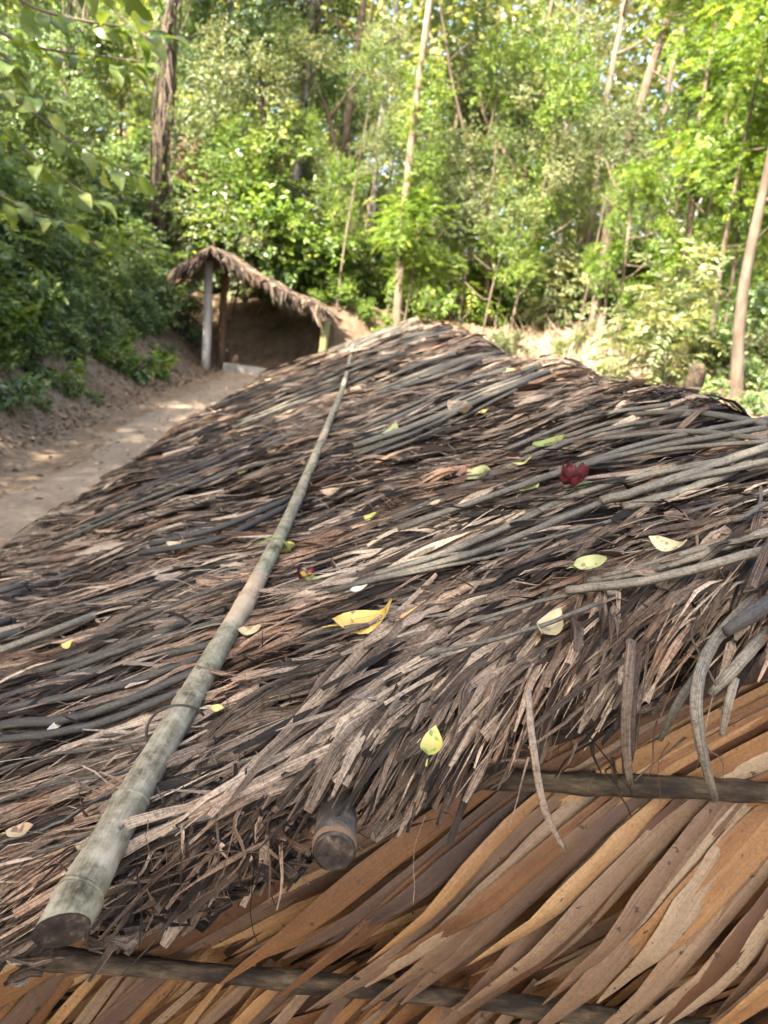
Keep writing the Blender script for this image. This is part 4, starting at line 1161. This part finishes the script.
HI = lambda s, sh, m: [(0.98, (0, 0, 0.5), s, sh, m)]
trunk_tree('forest_tree', [(398, 308), (404, 220), (413, 130), (430, 0)], 17.6, 11.5, 'bark_pale', 'straight pale trunk rising right behind the peak of the thatch', HI(0.9, 'crown_d', 'leaf'), 101, extra=4, lz=0.85)
trunk_tree('forest_tree', [(736, 412), (738, 345), (744, 285), (758, 215), (772, 150)], 9.2, 15, 'bark_brown', 'smooth bent brown trunk at the right edge behind the roof', HI(0.7, 'crown_d', 'leaf_bright'), 102, extra=3)
trunk_tree('forest_tree', [(598, 300), (614, 200), (640, 105), (674, 0)], 18.5, 14, 'bark_brown', 'thick leaning grey trunk at upper right', HI(0.8, 'crown_d', 'leaf'), 103, extra=4, lz=0.85)
trunk_tree('forest_tree', [(590, 230), (604, 115), (626, 0)], 21, 9, 'bark_pale', 'slim pale trunk left of the thick leaning grey trunk', HI(1.0, 'crown_d', 'leaf'), 104, extra=4)
trunk_tree('forest_tree', [(562, 210), (570, 90), (581, 0)], 30, 8, 'bark_grey', 'thin grey trunk at top right, leftmost of three leaning stems', HI(1.0, 'crown_b', 'leaf'), 105, extra=4)
trunk_tree('forest_tree', [(652, 200), (668, 90), (690, 0)], 29, 8, 'bark_brown', 'thin brown trunk right of the thick leaning grey trunk', HI(1.0, 'crown_d', 'leaf'), 106, extra=4)
trunk_tree('forest_tree', [(292, 255), (298, 170), (304, 100), (314, 0)], 22, 10, 'bark_grey', 'grey trunk wrapped in dead vines above the shelter roof', HI(1.0, 'crown_d', 'leaf'), 107, extra=4, vines=160)
trunk_tree('forest_tree', [(340, 250), (343, 170), (352, 90), (364, 0)], 20.5, 11, 'bark_brown', 'mossy brown trunk left of the straight pale trunk', HI(1.0, 'crown_d', 'leaf'), 108, extra=4, vines=50)
trunk_tree('forest_tree', [(158, 215), (160, 140), (165, 60), (172, 0)], 19, 9, 'bark_brown', 'dark trunk hung with a thick curtain of dry vines at upper left', HI(1.0, 'crown_b', 'leaf_cool'), 109, extra=4, vines=200)
trunk_tree('forest_tree', [(262, 250), (262, 170), (266, 80), (274, 0)], 21, 10, 'bark_brown', 'dark brown vine-covered trunk directly above the shelter peak', HI(1.0, 'crown_d', 'leaf'), 110, extra=4, vines=220)
trunk_tree('forest_tree', [(372, 240), (378, 150), (388, 60), (398, 0)], 26, 7, 'bark_grey', 'thin grey trunk close behind the straight pale trunk', HI(1.0, 'crown_d', 'leaf'), 111, extra=4)
trunk_tree('forest_tree', [(474, 190), (466, 140), (452, 80), (444, 30)], 21, 4, 'bark_brown', 'thin dark sapling stem leaning left at upper centre', HI(0.5, 'crown_d', 'leaf'), 112, extra=2, limbs=2)
trunk_tree('forest_tree', [(690, 260), (692, 190), (698, 130), (708, 70)], 16, 7, 'bark_brown', 'slender brown trunk among bright yellow-green leaves at right', HI(0.6, 'crown_c', 'leaf_bright'), 113, extra=2)
trunk_tree('forest_tree', [(520, 250), (528, 150), (545, 40), (552, 0)], 28, 6, 'bark_pale', 'faint pale trunk deep in the forest right of centre', HI(1.0, 'crown_d', 'leaf_pale'), 114, extra=4)
trunk_tree('forest_tree', [(60, 160), (62, 100), (66, 40), (70, 0)], 21, 9, 'bark_brown', 'dark trunk half hidden by leaves at the far left', HI(1.0, 'crown_b', 'leaf_cool'), 115, extra=4, vines=120)
trunk_tree('forest_tree', [(222, 240), (220, 160), (224, 80), (230, 0)], 25, 7, 'bark_grey', 'thin grey trunk between two vine-covered trunks', HI(1.0, 'crown_d', 'leaf'), 116, extra=4, vines=60)
# bare forked snag, upper centre
b = at(478, 330, 19.5); b[2] = float(ground_z(b[0], b[1]))
snag = empty('bare_sapling', tuple(b)); tag(snag, 'bare pale forked branches of a dead sapling at upper centre', 'sapling')
def px_limb(pts, Y, wpx, name='branch', mat='bark_pale', root=None, base=None):
    P = np.array([at(px, py, Y) for px, py in pts])-np.array(base)
    rr = wpx*Y/FPX/2
    a = tube(smooth_path(P, 14), np.linspace(rr, rr*0.45, 14), sides=8, up=(0, 1, 0.1), rough=0.05)
    link(name, mesh_np(name, *a), M[mat], root)
px_limb([(490, 330), (486, 230), (495, 165), (498, 95)], 19.5, 5, 'trunk', 'bark_pale', snag, b)
px_limb([(520, 180), (500, 145), (485, 118), (480, 92)], 19.5, 4.5, 'branch', 'bark_pale', snag, b)
px_limb([(484, 112), (490, 100), (494, 86)], 19.5, 3, 'branch', 'bark_pale', snag, b)
px_limb([(494, 150), (505, 130), (508, 108)], 19.5, 3, 'branch', 'bark_pale', snag, b)
# slanting trunk between the viny trees
b = at(352, 262, 20); b[2] = float(ground_z(b[0], b[1]))
slant = empty('leaning_sapling', tuple(b)); tag(slant, 'thin sapling bending left across the vine-covered trunks', 'sapling')
px_limb([(360, 300), (352, 225), (336, 150), (325, 105), (303, 75)], 20, 6, 'trunk', 'bark_brown', slant, b)
px_limb([(330, 118), (350, 90), (366, 70)], 20, 3.5, 'branch', 'bark_brown', slant, b)

# understorey trees with low leafy crowns
r_ = np.random.default_rng(71)
UL = ['leafy understorey tree filling the forest behind the roof']
for i in range(30):
    Y = r_.uniform(20.5, 32)
    px = (i+0.5)/30*860-46+r_.uniform(-14, 14)
    p = at(px, 250, Y); z = float(ground_z(p[0], Y))
    hz = r_.uniform(3.0, 7.2)+(Y-20)*0.12
    sc = r_.uniform(0.5, 0.8)
    left = px < 230
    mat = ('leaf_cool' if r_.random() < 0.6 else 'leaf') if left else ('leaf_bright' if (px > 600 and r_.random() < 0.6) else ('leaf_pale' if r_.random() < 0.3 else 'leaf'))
    m2 = 'leaf_dry' if i % 7 == 1 else mat
    tree('understorey_tree', (p[0], Y, z), hz, (r_.uniform(-0.4, 0.6), r_.uniform(-0.3, 0.3)), r_.uniform(0.04, 0.09), ['bark_brown', 'bark_grey', 'bark_pale'][i % 3],
         [(0.95, (0, 0, 0.2), sc, ['crown_a', 'crown_b', 'crown_d'][i % 3], mat), (0.55, (r_.uniform(-0.8, 0.8), r_.uniform(-.8, .2), 0), sc*0.6, ['crown_d', 'crown_a', 'crown_b'][i % 3], m2)],
         'leafy shade tree behind the vine-covered trunks at upper left' if left else ('leafy understorey tree in the sunlit forest behind the roof'),
         'understorey trees behind the roof', seed=300+i, limbs=4, lz=0.4, llen=1.3)

# sparse light crowns in front of the trunks
r_ = np.random.default_rng(73)
for i in range(16):
    px = 215+(i+0.5)/16*420+r_.uniform(-12, 12); Y = r_.uniform(17.8, 20)
    p = at(px, r_.uniform(30, 215), Y); z = float(ground_z(p[0], Y))
    sc = r_.uniform(0.28, 0.5)
    tree('slender_tree', (p[0]-0.2, Y, z), max(1.2, p[2]-z), (0.25, 0.0), 0.028, 'bark_brown', [(0.97, (0, 0, 0), sc, 'crown_d', ['leaf_pale', 'leaf_bright', 'leaf'][i % 3]), (0.66, (0.3, -0.3, 0), sc*0.7, 'crown_d', ['leaf_bright', 'leaf_pale', 'leaf', 'leaf_bright'][i % 4])],
         'slender young tree with sparse sunlit leaves in front of the forest trunks', 'slender young trees', seed=350+i, limbs=4, lz=0.35, llen=1.0)
# feathery bright tree at the right
for i, (px, py, Y, s, shp) in enumerate([(735, 70, 15, 0.62, 'crown_c'), (700, 150, 16.5, 0.5, 'crown_c'), (750, 170, 13.5, 0.42, 'crown_c'), (705, 40, 19, 0.55, 'crown_c'), (640, 165, 15.6, 0.24, 'crown_c'), (770, 20, 13, 0.5, 'crown_c'), (612, 250, 15.4, 0.22, 'crown_c')]):
    p = at(px, py, Y); z = float(ground_z(p[0]+0.3, Y))
    tree('feathery_tree', (p[0]+0.3, Y, z), max(1.5, p[2]-z), (-0.3, 0.1), 0.05, 'bark_brown', [(0.98, (0, 0, 0), s, shp, 'leaf_bright'), (0.7, (0.5, -0.4, 0.0), s*0.6, 'crown_c', 'leaf_bright')],
         ['tall feathery yellow-green tree in the upper right corner', 'feathery bright green tree below the upper right corner', 'feathery tree right beside the bent brown trunk',
          'feathery yellow-green tree behind the thick leaning trunk', 'small sapling with rows of drooping leaflets left of the feathery trees', 'feathery crown touching the right edge of the photo', 'small feathery sapling hiding the foot of the thick leaning trunk'][i],
         None, seed=400+i, limbs=5, lz=0.35, llen=1.2)

# bright sapling in front of the pale trunk
p = at(418, 205, 15.8); z = float(ground_z(p[0], 15.8))
tree('sapling', (p[0], 15.8, z), p[2]-z, (0.05, 0.0), 0.03, 'bark_brown', [(0.98, (0, 0, -0.1), 0.42, 'crown_c', 'leaf_bright'), (0.7, (0.2, -0.1, 0), 0.30, 'crown_c', 'leaf_bright')],
     'bright yellow-green sapling in front of the straight pale trunk', None, seed=450, limbs=5, lz=0.4, llen=0.8, cat='sapling')

# undergrowth shrubs behind the roof, far row to near row
r_ = np.random.default_rng(81)
SH = ['shrub_a', 'shrub_b', 'shrub_c', 'shrub_d', 'shrub_e']
for i in range(60):
    Y = r_.uniform(18.4, 24); px = (i+0.5)/60*860-46+r_.uniform(-10, 10)
    if 470 < px < 660: Y = max(Y, 19.6)
    p = at(px, 300, Y)
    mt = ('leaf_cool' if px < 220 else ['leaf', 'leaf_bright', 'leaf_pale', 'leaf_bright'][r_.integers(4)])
    shrub(p[0], Y, r_.uniform(0.8, 1.5), SH[r_.integers(5)], mt, 'green undergrowth shrub behind the shelter' if px < 340 else 'green undergrowth shrub in the sun behind the roof', 'undergrowth shrubs behind the roof')
for i in range(26):
    Y = r_.uniform(10.5, 18); px = r_.uniform(590, 800)
    p = at(px, 350, Y)
    if p[0] < 4.4+0.1*(Y-10) or (px < 650 and Y > 12): continue
    shrub(p[0], Y, r_.uniform(0.6, 1.05), SH[r_.integers(5)], ['leaf_bright', 'leaf', 'leaf_bright', 'leaf_pale'][r_.integers(4)], 'bright green shrub on the rise right of the roof', 'shrubs right of the roof')
for (px, py, Y, s) in ((758, 385, 9.9, 0.36), (772, 300, 9.9, 0.5), (712, 395, 10.2, 0.34), (780, 400, 8.4, 0.34)):
    p = at(px, py, Y); g_ = float(ground_z(p[0], Y))
    shrub(p[0], Y, s, 'shrub_e', 'leaf_cool', {758: 'dark bluish-green shrub at the foot of the bent brown trunk', 772: 'dark green shrub with large leaves right of the bent trunk', 712: 'low dark shrub between stump and bent trunk', 780: 'dark shrub cut by the right edge of the photo'}[px], None, z=max(g_, p[2]-s*0.8))
# left bank
r_ = np.random.default_rng(91)
for i in range(84):
    Y = r_.uniform(4.5, 18.5); x = -4.35-0.05*max(0, Y-6)-abs(r_.normal())*2.0-0.1
    if i < 36: Y = r_.uniform(5.5, 14.5); x = -4.0-0.04*max(0, Y-6)-r_.random()*0.6
    s = r_.uniform(0.38, 0.95)*(0.42 if i < 36 else 0.9)
    shrub(x, Y, s, ['shrub_f', 'shrub_g', 'shrub_f', 'shrub_b', 'shrub_e', 'shrub_g', 'shrub_d'][r_.integers(7)], ['leaf_cool', 'leaf', 'leaf', 'leaf_over'][r_.integers(4)], 'low green plant at the foot of the left bank' if i < 36 else 'dark green shrub covering the left bank', 'shrubs on the left bank')
r_ = np.random.default_rng(93)
for i in range(64):
    Y = r_.uniform(5.2, 15.0); x = -3.35-0.03*max(0, Y-6)-r_.random()**0.8*1.1
    shrub(x, Y, r_.uniform(0.12, 0.34), ['shrub_g', 'shrub_f', 'shrub_e', 'shrub_g'][r_.integers(4)], ['leaf_cool', 'leaf', 'leaf_over', 'leaf_bright'][r_.integers(4)], 'little weed sprouting from the bare soil of the left bank', 'shrubs on the left bank')
# bank trees: lower crowns that wall off the left side
r_ = np.random.default_rng(95)
for i in range(4):
    Y = 9.0+i*2.6+r_.uniform(-0.4, 0.4); x = -6.4-0.10*Y+r_.uniform(-0.8, 0.5)
    z = float(ground_z(x, Y))
    tree('bank_tree', (x, Y, z), r_.uniform(2.2, 4.2), (r_.uniform(0.0, 0.5), 0), 0.06, 'bark_brown', [(0.95, (0.2, 0, 0.2), r_.uniform(0.55, 0.8), ['crown_a', 'crown_b', 'crown_d'][i % 3], ['leaf_cool', 'leaf_cool', 'leaf'][i % 3]), (0.5, (0.3, -0.2, 0), 0.35, 'crown_d', 'leaf')],
         'leafy dark tree crowding the left bank', 'trees on the left bank', seed=500+i, limbs=4, lz=0.35, llen=1.4)

for (x, y, s_) in ((-4.75, 14.6, 0.6), (-4.5, 15.7, 0.55), (-4.35, 13.6, 0.4), (-5.0, 16.4, 0.8), (-4.2, 16.9, 0.5)):
    shrub(x, y, s_, 'shrub_f', 'leaf_cool', 'glossy shrub crowding the corner of the shelter', 'shrubs by the shelter')
# tall trees beside the path whose crowns shade the hut
r_ = np.random.default_rng(97)
k = 0
SHX, SHY = -0.8, -3.8
for (x, y, zc, s) in [(-8.2, -4.5, 9.5, 0.95), (-8.6, -0.8, 10.2, 0.95), (-8.3, 2.6, 9.4, 0.85), (-8.8, 5.6, 10.0, 0.75), (-5.4, -5.2, 8.8, 1.15), (-5.2, -2.4, 9.6, 1.15), (-5.6, 0.6, 9.0, 1.1),
                      (-5.3, 3.6, 9.4, 1.1), (-5.8, 6.2, 9.0, 1.0), (-2.6, -5.0, 9.2, 1.0), (-7.6, 10.4, 9.6, 0.9), (-4.4, -1.6, 8.6, 0.95), (-3.3, -0.4, 6.7, 0.7)]:
    x += SHX; y += SHY
    if -4.6 < x < -1.0: x -= 0.0
    z = float(ground_z(x, y))
    tree('tall_tree', (x, y, z), zc-z, (0.2, 0.1), 0.16, 'bark_brown', [(0.98, (0, 0, 0), s, 'crown_d' if k in (0, 1, 3, 11) else ['crown_a', 'crown_b', 'crown_d'][k % 3], 'leaf')],
         'tall leafy tree standing outside the photo, shading the hut and path', 'tall trees shading the path', seed=600+k, limbs=6, lz=0.6, llen=2.4)
    k += 1

# ------------------------------------------------------------------ far forest
r_ = np.random.default_rng(99)
n = 190000
Y = r_.uniform(33, 56, n)
X = r_.uniform(-0.75, 0.75, n)*Y
Z = 1.5+r_.random(n)*(4+0.50*Y)
lump = np.sin(X*0.9+1)*np.sin(Z*0.8+Y*0.5)+np.sin(X*0.37+Z*0.5)
keep = lump+r_.normal(0, 0.5, n) > -1.0
X, Y, Z = X[keep], Y[keep], Z[keep]; n = len(X)
V, Q, T = leaf_cloud(np.stack([X, Y, Z], -1), unit(r_.standard_normal((n, 3))*np.array([1, 1, 0.6])), unit(r_.standard_normal((n, 3))+np.array([0, -0.3, 0.6])),
                     r_.uniform(0.25, 0.55, n), r_.uniform(0.15, 0.30, n), np.clip(0.62+0.24*r_.standard_normal(n), 0, 1))
o = link('forest', mesh_np('forest', V, Q, T, smooth=False), M['leaf'])
tag(o, 'distant mass of sunlit forest foliage behind the trees', 'forest', None, 'stuff')

# ------------------------------------------------------------------ dry brush, stump, litter
r_ = np.random.default_rng(111)
N = 3600
px = r_.normal(565, 46, N); Yb = r_.uniform(13.5, 18.3, N)
C = np.zeros((N, 5, 3)); t = np.linspace(0, 1, 5)[:, None]
for i in range(N):
    p = at(px[i], 360, Yb[i]); p[2] = float(ground_z(p[0], p[1]))-0.03
    d = np.array([0.6*r_.standard_normal(), 0.5*r_.standard_normal(), 0.35+abs(r_.standard_normal())]); ln = r_.uniform(0.25, 0.9)
    C[i] = p+unit(d)*ln*t+np.array([0, 0, -0.15*ln])*t*t+0.05*r_.standard_normal(3)*np.sin(t*3)
T_ = unit(np.gradient(C, axis=1)); sd = unit(np.cross(T_, r_.standard_normal((N, 1, 3)))); up = np.cross(sd, T_)
W = np.broadcast_to(r_.uniform(0.003, 0.016, (N, 1))*np.linspace(1, 0.4, 5), (N, 5))
a = ribbons(C, W, sd, np.clip(0.55+0.25*r_.standard_normal(N), 0, 1), 0.3*r_.standard_normal(N), up, 3)
o = link('dry_brush', mesh_np('dry_brush', *a), M['twig'])
tag(o, 'pale heap of dry twigs and dead brush beyond the ridge', 'brush', None, 'stuff')
r_ = np.random.default_rng(113)
for i in range(14):
    Y = r_.uniform(14.5, 18.3); p = at(r_.uniform(480, 650), 350, Y)
    shrub(p[0], Y, r_.uniform(0.22, 0.42), SH[r_.integers(5)], ['leaf', 'leaf_bright', 'leaf_pale'][r_.integers(3)], 'small green plant growing out of the pale dry brush', 'plants in the dry brush')
for (x, y, s_) in ((-1.3, 18.0, 0.3), (-0.6, 18.1, 0.38), (0.0, 17.9, 0.3), (0.5, 17.7, 0.36), (0.9, 18.2, 0.5), (-2.2, 18.3, 0.4)):
    shrub(x, y, s_, 'shrub_a', 'leaf_bright', 'small plant on top of the earth mound', 'plants in the dry brush', z=float(bank_z(x, y))-0.03)
# broken stump
b = at(686, 415, 9.3)
gz = float(ground_z(b[0], b[1])); b[2] = gz
stump = empty('tree_stump', tuple(b)); tag(stump, 'broken brown stump left of the bent trunk behind the roof', 'stump')
h = float(at(688, 362, 9.3)[2]-gz)
P = smooth_path([(0.0, 0, -0.1), (0.02, 0, h*0.4), (0.0, 0, h*0.75), (0.03, 0, h)], 14)
a = tube(P, np.array([0.10, 0.07, 0.06, 0.055, 0.055, 0.055, 0.06, 0.07, 0.09, 0.11, 0.12, 0.11, 0.10, 0.06]), sides=14, up=(0, 1, 0), rough=0.22, seed=4)
link('trunk', mesh_np('trunk', *a), M['wallpole'], stump)
a = tube(smooth_path([(0.02, 0, h*0.7), (0.10, -0.05, h*0.55), (0.22, -0.08, h*0.1)], 9), np.linspace(0.03, 0.015, 9), sides=8, up=(0, 1, 0))
link('root', mesh_np('root', *a), M['wallpole'], stump)
# leaf litter
def litter(n, xf, yf, name, seed, L=(0.025, 0.075), label=None, tb=0.5):
    r = np.random.default_rng(seed)
    x = xf(r, n); y = yf(r, n)
    z = ground_z(x, y)+0.016
    B = np.stack([x, y, z], -1)
    D = unit(np.stack([r.standard_normal(n), r.standard_normal(n), 0.15*r.standard_normal(n)], -1))
    Nn = unit(np.array([0, 0, 1.0])+0.35*r.standard_normal((n, 3)))
    LL = r.uniform(*L, n)
    V, Q, T = leaf_cloud(B, D, Nn, LL, LL*r.uniform(0.35, 0.6, n), np.clip(tb+0.25*r.standard_normal(n), 0, 1))
    o = link(name, mesh_np(name, V, Q, T, V[:, :2]), M['litter'])
    tag(o, label, 'litter', None, 'stuff')
litter(11000, lambda r, n: -3.15-np.abs(r.normal(0, 1.6, n)), lambda r, n: r.uniform(3, 18, n), 'leaf_litter', 5, label='brown dead leaves scattered over the left bank and path edge')
litter(420, lambda r, n: r.uniform(-3.0, -1.9, n), lambda r, n: r.uniform(3, 17, n), 'path_litter', 6, label='few dead leaves lying on the trodden dirt path', tb=0.7)
litter(5000, lambda r, n: r.uniform(-6, 9, n), lambda r, n: r.uniform(16.8, 23, n), 'forest_litter', 7, (0.06, 0.16), label='dead leaves on the forest floor behind the roof', tb=0.6)
litter(2500, lambda r, n: r.uniform(3.6, 9, n), lambda r, n: r.uniform(6, 17, n), 'rise_litter', 8, (0.06, 0.16), label='dead leaves on the rise right of the roof', tb=0.6)

# ------------------------------------------------------------------ overhanging young tree at the upper left
b = np.array([-4.0, 4.6, float(ground_z(-4.0, 4.6))])
yt = empty('overhanging_tree', tuple(b)); tag(yt, 'broad-leaved young tree reaching in from the upper left corner', 'tree')
P = smooth_path([(0, 0, -0.1), (0.05, 0.0, 1.2), (0.15, 0, 2.2), (0.3, -0.1, 3.4)], 16)
link('trunk', mesh_np('trunk', *tube(P, np.linspace(0.06, 0.03, 16), sides=10, up=(0, 1, 0), rough=0.05)), M['bark_brown'], yt)
LB = []
for i in range(5):
    V, Q = leaf_blade(0.155+0.008*i, 0.088+0.006*(i % 3), 0.25, -0.35, 200+i, curl=-0.3)
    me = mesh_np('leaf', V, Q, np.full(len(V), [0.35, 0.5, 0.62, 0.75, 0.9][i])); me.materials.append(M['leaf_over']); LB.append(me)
r_ = np.random.default_rng(121)
BR = [[(-60, -30), (40, 10), (110, 25), (165, 32)], [(-60, 10), (30, 45), (90, 55), (145, 62)], [(-80, 60), (0, 90), (70, 140), (140, 178)], [(-60, -60), (60, -25), (120, -8), (150, -12)],
      [(-80, 20), (-20, 40), (20, 70), (50, 110)], [(-60, 100), (0, 130), (50, 170), (110, 210)], [(-90, 150), (-10, 190), (30, 210), (70, 225)]]
for bi, br in enumerate(BR):
    Yb = 4.1+0.2*bi
    pts = [b+P[10+bi % 5]]+[at(px, py, Yb) for px, py in br]
    C = smooth_path(np.array(pts)-b, 24)
    link('branch', mesh_np('branch', *tube(C, np.linspace(0.012, 0.003, 24), sides=6, up=(0, 1, 0.1))), M['bark_brown'], yt)
    nl = 17
    for j in range(nl):
        k_ = min(23, 9+int(14*(j+0.6)/nl)); td = unit(C[k_]-C[k_-1])
        sgn = 1 if j % 2 else -1
        sdv = unit(np.cross(td, [0, 0, 1.0]))*sgn
        d = unit(td*0.7+sdv*r_.uniform(0.3, 1.0)+np.array([0, 0, -0.35])+0.3*r_.standard_normal(3))
        if j == nl-1: d = unit(td+np.array([0, 0, -0.3]))
        nz = unit(np.array([0, -0.25, 1.0])+0.5*r_.standard_normal(3)); sy = unit(np.cross(nz, d)); nz = np.cross(d, sy)
        o = bpy.data.objects.new('leaf', LB[r_.integers(5)]); COL.objects.link(o); o.parent = yt
        s = r_.uniform(0.65, 1.15)
        p = C[k_]+d*0.03
        o.matrix_local = Matrix(((d[0]*s, sy[0]*s, nz[0]*s, p[0]), (d[1]*s, sy[1]*s, nz[1]*s, p[1]), (d[2]*s, sy[2]*s, nz[2]*s, p[2]), (0, 0, 0, 1)))

# ------------------------------------------------------------------ labels for the many plants: look first, then the landmark they grow by
LAND = [(-1e12, 0, 'just outside the left edge'), (0, 60, 'at the left edge'), (60, 130, 'below the overhanging leaves'), (130, 200, 'left of the shelter peak'), (200, 265, 'above the shelter peak'),
        (265, 335, 'right of the shelter'), (335, 392, 'left of the straight pale trunk'), (392, 440, 'behind the straight pale trunk'), (440, 500, 'over the thatch peak'),
        (500, 560, 'left of the dry brush'), (560, 620, 'behind the dry brush'), (620, 680, 'by the thick leaning trunk'), (680, 735, 'left of the bent brown trunk'), (735, 768, 'at the right edge'), (768, 1e12, 'just outside the right edge')]
TONE = {'leaf': 'green', 'leaf_cool': 'dark green', 'leaf_bright': 'yellow-green', 'leaf_pale': 'pale green', 'leaf_over': 'olive', 'leaf_dry': 'brown'}
KINDW = {'shrub_a': 'small-leaved', 'shrub_b': 'drooping', 'shrub_c': 'upright', 'shrub_d': 'feathery', 'shrub_e': 'low', 'shrub_f': 'broad-leaved', 'shrub_g': 'loose-leaved', 'crown_a': 'dense', 'crown_b': 'tall-crowned', 'crown_c': 'feathery', 'crown_d': 'sparse'}
NOUN = {'shrub': 'shrub', 'understorey_tree': 'forest tree', 'slender_tree': 'slender tree', 'bank_tree': 'tree on the left bank', 'tall_tree': None}
m2key = {me.name: k_ for k_, me in _fmat.items()}
rows = {}
for o in list(COL.objects):
    if o.parent is not None or o.type != 'EMPTY' or not o.get('group'): continue
    st_ = o.name.split('.')[0]
    if NOUN.get(st_) is None: continue
    ch = [c for c in COL.objects if False]
    rows.setdefault(st_, []).append(o)
kids = {}
for o in COL.objects:
    if o.parent is not None and o.name.split('.')[0] in ('foliage', 'crown') and o.parent.name not in kids:
        kids[o.parent.name] = o
final = {}
for st_, obs in rows.items():
    for o in obs:
        k_ = kids.get(o.name)
        shp, mt = m2key[k_.data.name]
        p = np.array(o.location)+np.array([0, 0, 0.8]); d = p-EYE
        px = 384+FPX*float(d @ _R)/max(0.5, float(d @ _F))
        lm = [l for a_, b_, l in LAND if a_ <= px < b_][0]
        sc = o.scale[0] if st_ == 'shrub' else k_.scale[0]
        size = ('small' if sc < 0.5 else ('mid-sized' if sc < 0.95 else 'big')) if st_ == 'shrub' else ('small' if sc < 0.42 else ('mid-sized' if sc < 0.66 else 'big'))
        where = 'on the left bank' if o['group'] == 'shrubs on the left bank' else ('on the rise behind the roof' if 'right' in o['group'] else '')
        lab = ' '.join(w for w in (size, TONE[mt], KINDW[shp], NOUN[st_], where if (st_ == 'shrub' and 'left' not in where) else '', lm) if w)
        final.setdefault(lab, []).append((float(d[1]), o))
for lab, lst in final.items():
    lst.sort(key=lambda q: q[0])
    ORD = ['first', 'second', 'third', 'fourth', 'fifth', 'sixth', 'seventh', 'eighth', 'ninth', 'tenth', 'eleventh', 'twelfth']
    for i, (dd, o) in enumerate(lst):
        if len(lst) == 1: l_ = lab
        elif len(lst) == 2: l_ = lab+[', nearer one', ', farther one'][i]
        else: l_ = lab+', '+ORD[min(i, 11)]+' from the front'
        if len(l_.split()) > 15: l_ = l_.replace(' on the rise behind the roof', ' on the rise')
        o['label'] = l_
